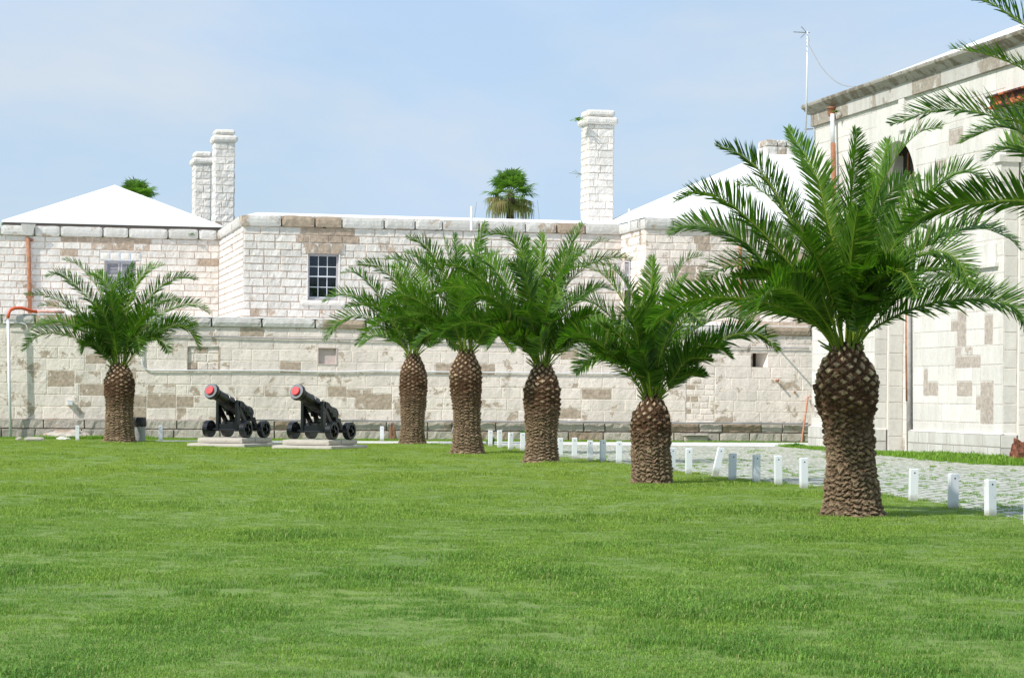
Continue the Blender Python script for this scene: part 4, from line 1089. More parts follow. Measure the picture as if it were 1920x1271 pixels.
def frond(mb, path, nrng, Lf=0.46, pairs=70, wid=0.026, tone=0.5, rr=0.02, dry=0.0, start=.13):
    pairs = int(pairs * 1.85); wid = wid * .95; Lf = Lf * .95
    """one feather leaf along a curve: tapering midrib and two ranks of folded leaflets"""
    P, L = catmull(path, 40)
    T_ = np.gradient(P, axis=0); T_ /= np.linalg.norm(T_, axis=1)[:, None]
    rad = rr * (1.25 - np.linspace(0, 1, 40) ** .7 * 1.1) * 1.0
    mb.tube(P, np.maximum(rad, .004), 5, (0, 1, 0, 1), caps=False)
    up = np.array([0, 0, 1.0])
    S0 = np.cross(T_[20], up); 
    if np.linalg.norm(S0) < .15: S0 = np.array([1.0, .3, 0])
    S0 /= np.linalg.norm(S0)
    V = []; Fc = []; A = []; n = 0
    tw = nrng.choice([-1, 1]) * nrng.uniform(.25, .85)
    ss = np.linspace(start, .995, pairs)
    for s in ss:
        x = s * 39; i = int(min(x, 38)); f = x - i
        p = P[i] * (1 - f) + P[i + 1] * f; t = T_[i] * (1 - f) + T_[min(i + 1, 39)] * f; t = t / np.linalg.norm(t)
        S = S0 - t * (S0 @ t); S /= np.linalg.norm(S); N = np.cross(S, t)
        if N[2] < 0 and abs(t[2]) < .7: N = -N
        c_, s_ = math.cos(tw), math.sin(tw); S, N = S * c_ + N * s_, N * c_ - S * s_
        prof = min(1, max(.12, (s - .12) / .26)) ** .8 * (1 if s < .62 else max(.22, 1 - ((s - .62) / .42) ** 2.2))
        ang = math.radians(64 - 22 * s)
        for side in (-1, 1):
            if s < .22 and nrng.random() < .25: continue
            a = ang + nrng.normal(0, .10 + .22 * max(0, .35 - s))
            ve = math.radians(27) + nrng.normal(0, .18 + .5 * max(0, .4 - s))
            ll = Lf * prof * nrng.uniform(.86, 1.1)
            d = t * math.cos(a) + (S * side * math.cos(ve) + N * math.sin(ve)) * math.sin(a)
            d /= np.linalg.norm(d)
            wv = np.cross(d, N); wv /= np.linalg.norm(wv) + 1e-9
            fold = nrng.uniform(-.35, .35); wv = wv * math.cos(fold) + np.cross(d, wv) * math.sin(fold)
            w = wid * nrng.uniform(.8, 1.15) * (.55 + .45 * prof) / 2
            g = nrng.uniform(.01, .06) * ll
            q1 = p + d * ll * .38 - up * g * .15; q2 = p + d * ll * .75 - up * g * .6; q3 = p + d * ll - up * g * 1.3
            V += [p - wv * w * .5, p + wv * w * .5, q1 + wv * w, q1 - wv * w, q2 + wv * w * .7, q2 - wv * w * .7, q3]
            Fc += [(n, n + 1, n + 2, n + 3), (n + 3, n + 2, n + 4, n + 5), (n + 5, n + 4, n + 6)]
            tn = min(1, max(0, tone + nrng.normal(0, .22)))
            dr = dry + (0.5 if nrng.random() < .02 else 0)
            A += [(tn, .25, dr, 1)] * 2 + [(tn, 0, dr, 1)] * 4 + [(tn, 0, min(1, dr + .15), 1)]; n += 7
    mb.add(V, Fc, np.array(A))

def palm_trunk(mb, prof, seed, n=17, pz_top=.165, pz_bot=.082, nth=150, pale=1.0, dz=.012):
    """prof: (z, radius, x offset) bottom to top. Spiral lattice of cut leaf bases as real relief"""
    z = np.array([p[0] for p in prof]); r = np.array([p[1] for p in prof]); xo = np.array([p[2] for p in prof])
    H = z[-1]; zz = np.arange(0, H + dz, dz); R_ = np.interp(zz, z, r)
    k = np.ones(9) / 9; Rp = np.convolve(np.pad(R_, 4, 'edge'), k, 'valid'); X0 = np.interp(zz, z, xo)
    hf = zz / H
    pz = pz_bot + (pz_top - pz_bot) * np.clip((hf - .45) / .4, 0, 1)
    ph = np.cumsum(dz / pz)
    th = np.arange(nth) * 2 * math.pi / nth
    TH, PH = np.meshgrid(th, ph); _, HF = np.meshgrid(th, hf)
    q = np.stack([np.cos(TH) * 2.1, np.sin(TH) * 2.1, (HF * H) * 3.0], -1)
    low = np.clip((.62 - HF) / .25, 0, 1)
    warp = (fbm(q, 3, seed) - .5)
    a = n * TH / (2 * math.pi)
    PHw = PH + warp * (0.9 * low + .5) * 1.2
    def lattice(nn, aw, pw, sd):
        u = aw + pw; v = aw - pw; iu, iv = np.floor(u), np.floor(v); cu, cv = u - iu, v - iv
        m = np.minimum(np.minimum(cu, 1 - cu), np.minimum(cv, 1 - cv)) * 2
        a1 = np.mod(iu + iv, 2 * nn); a2 = iu - iv
        h1 = _h(a1, a2, a1 * 0, sd); h2 = _h(a1, a2, a1 * 0 + 5, sd)
        return np.clip((m - .22 - .26 * h2) / .20, 0, 1), h1, h2, cu - cv
    plate, h1, h2, vert = lattice(n, a, PHw, seed)
    nl = int(n * .86)
    w2 = (fbm(q * 1.7 + 5, 3, seed + 9) - .5)
    pl2, g1, g2, ve2 = lattice(nl, nl * TH / (2 * math.pi) , PH * .95 + w2 * 2.6, seed + 1)
    bl_ = np.clip((.60 - HF + warp * .25) / .08, 0, 1)
    plate = plate * (1 - bl_) + pl2 * bl_; h1 = np.where(bl_ > .5, g1, h1); h2 = np.where(bl_ > .5, g2, h2); vert = vert * (1 - bl_) + ve2 * bl_
    fine = fbm(q * 9, 3, seed + 3) - .5
    disp = .030 * plate * (.45 + .9 * h1) + .027 * low * vert + .02 * (1 - low) * vert * plate + fine * .035 + warp * .05
    mid = np.clip(1 - np.abs(HF - .62) / .28, 0, 1)
    disp += mid * (h1 - .3) * .022
    flare = .06 * np.exp(-(HF * H) / .08)
    RR = Rp[:, None] + disp + flare
    V = np.stack([X0[:, None] + RR * np.cos(TH), RR * np.sin(TH), HF * H], -1)
    fibre = np.array([.085, .046, .026]); scar = np.array([.66, .50, .34]); old = np.array([.35, .26, .17]); mids = np.array([.16, .10, .062])
    top = np.clip((HF + warp * .25 - .66) / .22, 0, 1) * pale
    col = fibre + (old - fibre) * (low * np.clip(.35 + .65 * plate + .3 * vert, 0, 1))[..., None]
    vis = plate * np.clip(top * 1.1 - (h2 < .22) * .7, 0, 1)
    mv = plate * (1 - low) * (1 - top) * (h1 > .35)
    col = col + (mids * 1.7 - col) * (mv * .8)[..., None]
    sc2 = scar * (0.55 + .6 * h1)[..., None]
    col = col + (sc2 - col) * (np.clip(vis, 0, 1) * .95)[..., None]
    col = np.clip(col * (1 + fine * 1.2)[..., None], .01, 1)
    # a few pale scars further down
    odd = plate * (h2 > .86) * (1 - low) * (1 - top)
    col = col + (scar * .75 - col) * (odd * .8)[..., None]
    A = np.concatenate([col, np.ones(col.shape[:2] + (1,))], -1)
    mb.grid(V, A, wrap=True)
    # top disc and ragged fibres on the shoulder
    tp = V[-1]; c0 = tp.mean(0) + [0, 0, .03]
    mb.add(np.vstack([tp, c0]), [(i, (i + 1) % nth, nth) for i in range(nth)], (.06, .032, .018, 1))
    rg = np.random.default_rng(seed)
    for k in range(650):
        i = int(np.clip(rg.normal(.62, .22), .03, .99) * (len(zz) - 1)); j = rg.integers(0, nth)
        p = V[i, j]; o = np.array([math.cos(th[j]), math.sin(th[j]), 0]); tg = np.array([-o[1], o[0], 0])
        L = rg.uniform(.03, .085); d = o * rg.uniform(.3, .9) + tg * rg.normal(0, .6) + np.array([0, 0, rg.normal(.1, .6)]); d /= np.linalg.norm(d)
        w = tg * rg.uniform(.003, .009) + np.array([0, 0, rg.uniform(0, .006)])
        c = A[i, j][:3] * rg.uniform(.6, 1.5)
        mb.add([p - o * .01 - w, p - o * .01 + w, p + d * L], [(0, 1, 2)], (c[0], c[1], c[2], 1))

def date_palm(label, xb, yb, prof_px, crown, fronds, seed, pairs, Lf, extra, wid, Y=None, tone=.45, nscar=17, name='date_palm', res=1.0, pale=1.0, lenf=1.0):
    """prof_px: (y, left, right) of the stem; crown: pixel where the leaves spring; fronds: pixel way-points + depth of the tip"""
    b = ground(xb, yb) if Y is None else np.array([ray(xb, yb)[0] * Y, Y, 0.0])
    Yp = b[1]; m = Yp / FPX
    nscar = int(nscar * .72)
    root = thing(name, b, label, 'palm tree', 'date palms on the lawn')
    prof = []
    for (y, l, r_) in prof_px:
        c = at((l + r_) / 2, y, Yp); prof.append((max(0, c[2]), (r_ - l) / 2 * m - .015, c[0] - b[0]))
    prof.sort(); prof[0] = (0.0, prof[0][1], prof[0][2])
    pt = MB(); palm_trunk(pt, prof, seed, n=nscar, nth=int(150 * res), dz=.012 / res, pale=pale)
    V = [v + b for v in pt.v]; pt.v = V
    pt.build('trunk', M['trunk'], root, smooth=False)
    nr = np.random.default_rng(seed * 7 + 1)
    cb = at(crown[0], crown[1], Yp); rt = prof[-1][1]
    def base_for(d):
        h = math.hypot(d[0], d[1]); o = np.array([d[0], d[1], 0]) / (h + 1e-6) * rt * .55 * min(1, h / .8)
        return cb + o + [0, 0, -.10]
    # heart of the crown: young leaves, stalk bases and the leaves hidden among the others
    hb = MB(); lens = 0.0
    paths = []
    for (pp, dz) in fronds:
        tip = at(pp[-1][0], pp[-1][1], Yp); d = tip - cb; d[1] = dz * lenf
        n = len(pp); pts = [base_for(d)]
        Ls = np.r_[0, np.cumsum([math.dist(a_, b_) for a_, b_ in zip([crown] + list(pp[:-1]), pp)])]
        for k, (x, y) in enumerate(pp):
            f = (Ls[k + 1] / Ls[-1]); w_ = at(x, y, Yp); yy = Yp + dz * lenf * (f ** 1.25)
            # keep the way-point on its line of sight at its own depth
            pts.append(at(x, y, yy))
        paths.append((pts, dz)); lens = max(lens, np.linalg.norm(pts[-1] - cb))
    for k in range(int(extra * .55)):
        az = nr.uniform(0, 2 * math.pi); el = math.radians(nr.uniform(40, 84)); L = lens * nr.uniform(.34, .62)
        if math.sin(az) < -.2: el = math.radians(nr.uniform(30, 60)); L *= .9
        h = np.array([math.cos(az), math.sin(az), 0])
        p0 = cb + h * rt * .4 + [0, 0, -.08]
        p1 = p0 + h * L * .40 * math.cos(el) + np.array([0, 0, L * .45 * math.sin(el)])
        p2 = p0 + h * L * (.55 * math.cos(el) + .12) + np.array([0, 0, L * .78 * math.sin(el)])
        p3 = p0 + h * L * (.80 * math.cos(el) + .28) + np.array([0, 0, L * .92 * math.sin(el) - .08 * L])
        frond(hb, [p0, p1, p2, p3], nr, Lf * .85, int(pairs * .7), wid, tone - .1 + nr.uniform(-.1, .15), .016, start=.30)
    for k in range(14):
        az = nr.uniform(0, 2 * math.pi); h = np.array([math.cos(az), math.sin(az), 0]); L = nr.uniform(.18, .42)
        p0 = cb + h * rt * .75 + [0, 0, -.16]; hb.tube([p0, p0 + h * .07 + [0, 0, L * .5], p0 + h * nr.uniform(.1, .3) + [0, 0, L]], [.034, .024, .010], 5, (0, .7, .1, 1))
    crown_o = hb.build('crown', M['frond'], root)
    for (pts, dz) in paths:
        fb = MB(); ft = tone + (.30 if dz > 0.5 else 0) + nr.uniform(-.18, .22)  # back-leaning fronds toned paler: young leaf, plus sunlight shining through put into colour
        frond(fb, pts, nr, Lf * nr.uniform(.92, 1.05), pairs, wid, ft, .022, 0.0)
        fb.build('frond', M['frond'], crown_o)
    return root

palmA = date_palm('biggest date palm, fully in view, with its trunk nearest the camera at right', 1598, 967,
    [(967, 1540, 1655), (940, 1546, 1652), (900, 1546, 1646), (860, 1550, 1640), (820, 1547, 1638), (790, 1542, 1636), (755, 1531, 1645), (720, 1529, 1648), (695, 1532, 1642), (675, 1543, 1630), (658, 1556, 1619), (645, 1560, 1614)], (1587, 652),
    [([(1575, 520), (1552, 415), (1530, 330), (1476, 240)], 1.2), ([(1592, 500), (1596, 380), (1603, 290), (1604, 243)], .9), ([(1592, 560), (1597, 480), (1603, 425), (1608, 392)], -1.6),
     ([(1612, 500), (1640, 380), (1678, 300), (1722, 250), (1768, 238)], .6), ([(1615, 500), (1650, 390), (1690, 345), (1725, 336)], 1.8), ([(1625, 545), (1671, 471), (1737, 369), (1803, 322), (1856, 345)], -.2),
     ([(1640, 560), (1700, 480), (1770, 443), (1836, 428), (1890, 446), (1914, 470)], .6), ([(1625, 570), (1671, 521), (1721, 480), (1770, 472), (1803, 499), (1817, 540)], -1.5), ([(1615, 632), (1671, 598), (1737, 572), (1836, 560), (1902, 576), (1928, 622)], -.8),
     ([(1548, 530), (1497, 441), (1447, 350), (1397, 296), (1343, 272)], .3), ([(1535, 565), (1452, 461), (1409, 416), (1359, 376), (1309, 362), (1268, 376)], -.4), ([(1545, 530), (1510, 454), (1472, 401), (1422, 354), (1384, 345)], 1.2),
     ([(1520, 590), (1435, 494), (1397, 456), (1347, 431), (1296, 424), (1255, 440)], .4), ([(1540, 600), (1480, 530), (1422, 500), (1359, 502), (1322, 526)], -1.3), ([(1545, 600), (1500, 556), (1464, 542), (1434, 556), (1411, 602)], -2.0),
     ([(1530, 610), (1460, 575), (1389, 560), (1314, 560), (1254, 580), (1214, 615)], -.8), ([(1560, 628), (1510, 600), (1450, 580), (1390, 592)], .9), ([(1640, 590), (1720, 545), (1800, 530), (1860, 548)], 1.6), ([(1612, 560), (1640, 480), (1690, 420), (1740, 430)], 2.2),
     ([(1600, 590), (1635, 530), (1690, 510), (1720, 560)], -2.0), ([(1560, 560), (1530, 480), (1500, 440), (1470, 450)], -2.0), ([(1600, 560), (1622, 450), (1650, 330), (1665, 262)], 1.6), ([(1570, 560), (1555, 440), (1545, 370), (1548, 330)], 1.8)],
    3, 84, .52, 24, .030, res=1.0, tone=.40)
palmB = date_palm('squat date palm with a barrel trunk, next left of the biggest one', 1221, 906,
    [(907, 1188, 1258), (890, 1184, 1260), (860, 1184, 1258), (835, 1184, 1256), (810, 1182, 1257), (785, 1184, 1256), (768, 1192, 1251), (752, 1203, 1243), (740, 1208, 1238)], (1223, 745),
    [([(1246, 722), (1299, 673), (1359, 634), (1404, 624), (1434, 633), (1458, 657)], -.4), ([(1238, 640), (1261, 540), (1284, 492), (1316, 478)], .6), ([(1222, 640), (1220, 560), (1222, 520), (1224, 480)], 1.0),
     ([(1190, 668), (1150, 600), (1110, 568), (1070, 565), (1034, 585)], -.3), ([(1200, 640), (1165, 560), (1130, 515), (1090, 500), (1058, 512)], .6), ([(1205, 620), (1180, 545), (1150, 505), (1115, 493)], 1.4),
     ([(1205, 680), (1190, 610), (1175, 590), (1158, 620)], -1.8), ([(1180, 700), (1130, 650), (1085, 625), (1045, 650)], -1.0), ([(1245, 660), (1290, 590), (1345, 560), (1392, 570)], 1.2), ([(1250, 680), (1300, 620), (1360, 595), (1410, 606)], .4),
     ([(1235, 680), (1262, 610), (1290, 585), (1320, 610)], -1.7), ([(1215, 670), (1212, 600), (1206, 560), (1200, 575)], -1.4), ([(1200, 700), (1150, 670), (1110, 670), (1080, 700)], -.6), ([(1240, 640), (1262, 570), (1280, 530), (1290, 515)], 1.8), ([(1190, 690), (1150, 640), (1120, 610), (1090, 610)], .9), ([(1255, 690), (1300, 655), (1340, 650), (1372, 670)], -1.2)],
    5, 66, .50, 20, .032, nscar=16, tone=.35, pale=.8)
palmC = date_palm('date palm in the middle of the row, behind the white posts, third from right', 1016, 867,
    [(868, 982, 1048), (850, 985, 1047), (820, 987, 1045), (790, 984, 1046), (760, 982, 1050), (730, 982, 1051), (712, 988, 1046), (696, 997, 1038), (682, 1002, 1032)], (1017, 686),
    [([(1036, 560), (1062, 480), (1092, 418)], .2), ([(1010, 580), (1014, 500), (1017, 436)], .9), ([(998, 560), (979, 478), (950, 440), (916, 440)], -.3), ([(985, 610), (968, 565), (930, 508), (892, 475), (858, 467)], .8), ([(985, 630), (956, 590), (911, 532), (870, 502), (833, 494)], -.3),
     ([(980, 640), (940, 580), (895, 548), (855, 538), (820, 543)], .6), ([(990, 660), (965, 640), (930, 617), (885, 604), (840, 615), (808, 650)], -.8), ([(990, 640), (960, 590), (920, 556), (885, 560), (860, 590)], -1.4), ([(1000, 600), (988, 530), (972, 498), (955, 492)], -1.2),
     ([(1040, 570), (1075, 492), (1120, 456), (1140, 452)], .5), ([(1045, 610), (1080, 565), (1120, 540), (1150, 545)], .5), ([(1040, 640), (1075, 605), (1115, 590), (1150, 615)], -1.0), ([(1035, 560), (1050, 500), (1080, 470), (1100, 480)], 1.8), ([(1050, 560), (1100, 500), (1150, 484), (1185, 486)], .2),
     ([(990, 560), (980, 500), (985, 450), (990, 445)], 1.6), ([(1000, 660), (975, 630), (940, 625), (915, 655)], -1.2), ([(1040, 655), (1070, 640), (1100, 640), (1125, 665)], -.2), ([(1020, 610), (1030, 560), (1040, 530), (1050, 560)], -1.9)],
    7, 62, .56, 20, .036, nscar=15, tone=.45)
palmD = date_palm('date palm close left of the middle one, fourth from right, trunk with pale diamond scars', 875, 850,
    [(851, 846, 908), (835, 848, 906), (800, 850, 900), (770, 850, 900), (740, 846, 902), (705, 843, 903), (685, 848, 900), (668, 856, 891), (656, 860, 888)], (875, 660),
    [([(881, 540), (892, 470), (910, 416)], .6), ([(868, 560), (858, 490), (851, 438)], .9), ([(865, 570), (845, 500), (832, 446)], .4), ([(855, 560), (824, 498), (794, 458), (761, 444)], -.2), ([(850, 580), (830, 528), (796, 488), (760, 472)], .8), ([(845, 600), (802, 516), (756, 488), (722, 487)], -.5),
     ([(850, 620), (802, 575), (756, 554), (716, 570)], -.8), ([(850, 640), (809, 615), (756, 595), (704, 610), (668, 647)], -.8), ([(890, 630), (925, 622), (945, 638), (962, 658)], -.4), ([(890, 580), (915, 520), (945, 495), (965, 505)], .6), ([(885, 570), (905, 510), (925, 480), (945, 470)], 1.4),
     ([(870, 600), (862, 550), (850, 530), (835, 545)], -1.5), ([(885, 620), (910, 590), (940, 585), (965, 600)], -.8), ([(860, 640), (830, 625), (800, 630), (775, 655)], .6)],
    9, 56, .60, 20, .040, nscar=15, tone=.5)
palmE = date_palm('slimmest date palm, its trunk nearest the second cannon', 773, 832,
    [(833, 748, 797), (815, 750, 796), (790, 752, 796), (760, 751, 799), (725, 749, 801), (700, 750, 800), (685, 755, 795), (672, 762, 789), (664, 765, 786)], (774, 668),
    [([(749, 640), (711, 592), (673, 560), (635, 553), (607, 566)], .2), ([(752, 630), (730, 585), (700, 540), (666, 511), (640, 513)], .4), ([(770, 610), (749, 540), (711, 502), (669, 494)], .2), ([(775, 600), (770, 525), (749, 492), (720, 481)], .8), ([(755, 645), (711, 610), (673, 592), (635, 604), (609, 638)], -.5),
     ([(755, 635), (720, 585), (690, 570), (648, 575)], -.9), ([(780, 600), (790, 530), (800, 490), (808, 480)], .6), ([(790, 630), (815, 590), (845, 575)], .8), ([(765, 580), (755, 520), (745, 500), (730, 500)], 1.6), ([(790, 645), (815, 625), (840, 630), (855, 655)], -.6), ([(768, 620), (755, 580), (735, 570), (715, 590)], -1.6), ([(785, 600), (800, 560), (815, 545), (830, 560)], -1.4), ([(756, 652), (730, 635), (700, 632), (675, 650)], .8)],
    11, 52, .60, 20, .042, nscar=14, tone=.55)
palmF = date_palm('lone date palm at the left in front of the wing, beside the rubbish bin', 224, 827,
    [(828, 194, 254), (815, 197, 252), (790, 198, 250), (760, 199, 249), (735, 196, 252), (715, 195, 252), (700, 200, 248), (690, 206, 241), (682, 209, 237)], (224, 688),
    [([(207, 610), (186, 547), (164, 516), (141, 494), (117, 487)], .3), ([(205, 625), (176, 572), (146, 539), (111, 513), (87, 519)], -.2), ([(215, 590), (205, 540), (188, 518), (167, 511)], .9), ([(200, 635), (151, 587), (113, 564), (76, 553), (46, 553)], .2), ([(195, 630), (141, 588), (100, 572), (71, 575)], .9), ([(200, 645), (126, 608), (83, 607), (56, 620)], .4),
     ([(189, 661), (151, 638), (101, 625), (65, 633), (43, 658)], -.3), ([(226, 590), (236, 530), (249, 494)], .4), ([(218, 620), (211, 580), (208, 548)], -1.3), ([(238, 590), (257, 530), (282, 504), (307, 497)], .2), ([(245, 620), (264, 580), (297, 541), (337, 521), (370, 524)], -.2), ([(245, 630), (285, 575), (312, 562), (338, 563)], .8),
     ([(252, 635), (290, 597), (327, 577), (365, 572), (393, 587)], .2), ([(264, 645), (302, 620), (332, 610), (360, 623), (374, 657)], -.3), ([(250, 650), (272, 635), (302, 638), (316, 662)], -1.0), ([(236, 660), (242, 636), (254, 630), (262, 668)], -1.8), ([(205, 640), (181, 610), (156, 606), (140, 624)], -1.1), ([(200, 665), (180, 645), (162, 645), (155, 662)], -.8),
     ([(218, 600), (215, 550), (225, 510)], 1.2), ([(240, 640), (262, 600), (285, 590), (300, 605)], -1.5), ([(212, 640), (195, 590), (180, 575), (170, 590)], -1.6), ([(250, 645), (300, 615), (340, 600), (370, 612)], 1.0)],
    13, 54, .56, 18, .040, nscar=14, tone=.38, Y=81.0)
palmG = date_palm('date palm just beyond the right edge, only its long left fronds in view', 2075, 1035,
    [(1040, 2005, 2145), (900, 2010, 2140), (600, 2000, 2150), (500, 2030, 2120), (470, 2040, 2110)], (2075, 480),
    [([(2030, 260), (1960, 90), (1868, 12), (1812, -6)], .6), ([(2030, 320), (1975, 185), (1920, 131), (1843, 101), (1780, 91)], -.2), ([(2020, 360), (1970, 270), (1920, 234), (1868, 220), (1805, 207), (1742, 211), (1670, 234)], -.4), ([(2020, 370), (1965, 285), (1893, 240), (1843, 248), (1800, 270)], .8),
     ([(2025, 390), (1980, 310), (1920, 283), (1880, 281), (1847, 302)], 1.4), ([(2020, 420), (1970, 390), (1919, 377), (1869, 377), (1803, 383), (1737, 402), (1684, 447)], -.5), ([(2060, 250), (2010, 60), (1960, -60), (1900, -90)], .6), ([(2120, 300), (2200, 150), (2320, 150)], .4), ([(2130, 380), (2230, 320), (2350, 400)], -.4), ([(2075, 200), (2090, 0), (2100, -120)], .8), ([(2090, 400), (2150, 320), (2200, 360)], -1.6), ([(2000, 250), (1940, 200), (1900, 215)], 1.5)],
    15, 80, .46, 8, .030, Y=27.5, tone=.4, nscar=16)

# ------------------------------------------------------------------ fan palms behind the roofs
def fan_palm(label, px, py_top, Y, crownpx, seed, n=26, R_=1.0, dead=.3, spread=1.0):
    c = at(px, crownpx, Y)
    root = thing('fan_palm', (c[0], c[1], 0), label, 'palm tree')
    mb = MB(); H = c[2]
    pr = [(0.20, 0), (0.17, H * .5), (0.20, H - .6), (0.26, H - .2), (0.12, H + .1)]
    mb.lathe(pr, (c[0], c[1], 0), 14, (.16, .12, .09, 1)); mb.build('trunk', M['trunk'], root, smooth=True)
    rg = np.random.default_rng(seed); mb = MB()
    for k in range(n):
        az = k * 2.399 + rg.uniform(-.3, .3); f = k / n
        el = math.radians(80 - 135 * f * spread) + rg.normal(0, .08)
        h = np.array([math.cos(az), math.sin(az), 0]); d = h * math.cos(el) + np.array([0, 0, math.sin(el)])
        pl = rg.uniform(.45, .65) * R_; p0 = c; hub = c + d * pl - np.array([0, 0, .06])
        dr = 0.9 if (f > 1 - dead and rg.random() < .75) else 0.0
        mb.tube([p0, hub], [.02, .012], 4, (0, 1, dr, 1), caps=False)
        side = np.cross(d, [0, 0, 1.0]); side /= np.linalg.norm(side) + 1e-9; nn_ = np.cross(side, d)
        ns = 24
        for j in range(ns):
            a = math.radians(-115 + 230 * j / (ns - 1)); L = R_ * rg.uniform(.55, .72) * (1 - .22 * abs(a) / 2)
            q = d * math.cos(a) + side * math.sin(a); w = np.cross(q, nn_) * .026 * R_
            dpz = np.array([0, 0, -1.0]) * L * (rg.uniform(.15, .4) + .45 * dr)
            m1 = hub + q * L * .55 + dpz * .15; t_ = hub + q * L * (.92 - .3 * dr) + dpz
            tn = rg.random()
            mb.add([hub - w * .3, hub + w * .3, m1 + w, m1 - w, t_], [(0, 1, 2, 3), (3, 2, 4)], (tn, 0, dr * rg.uniform(.6, 1), 1))
    # dead skirt threads
    for k in range(int(40 * dead)):
        az = rg.uniform(0, 6.28); h = np.array([math.cos(az), math.sin(az), 0]); r1 = rg.uniform(.4, 1.2) * R_
        p = c + h * r1 + [0, 0, -.2 * r1]; mb.tube([p, p + h * .1 + [0, 0, -.5 * R_], p + h * .12 + [0, 0, -rg.uniform(.8, 1.2) * R_]], .008, 3, (0, 0, .9, 1), caps=False)
    mb.build('crown', M['fan'], root)
    return root
fan_palm('fan palm with dry hanging leaves rising behind the flat white roof', 957, 320, 118.0, 366, 3, 34, 1.5, .32, .88)
fan_palm('fan palm whose green top shows over the right slope of the pyramid roof', 256, 338, 124.0, 376, 8, 22, 1.25, .0, .5)

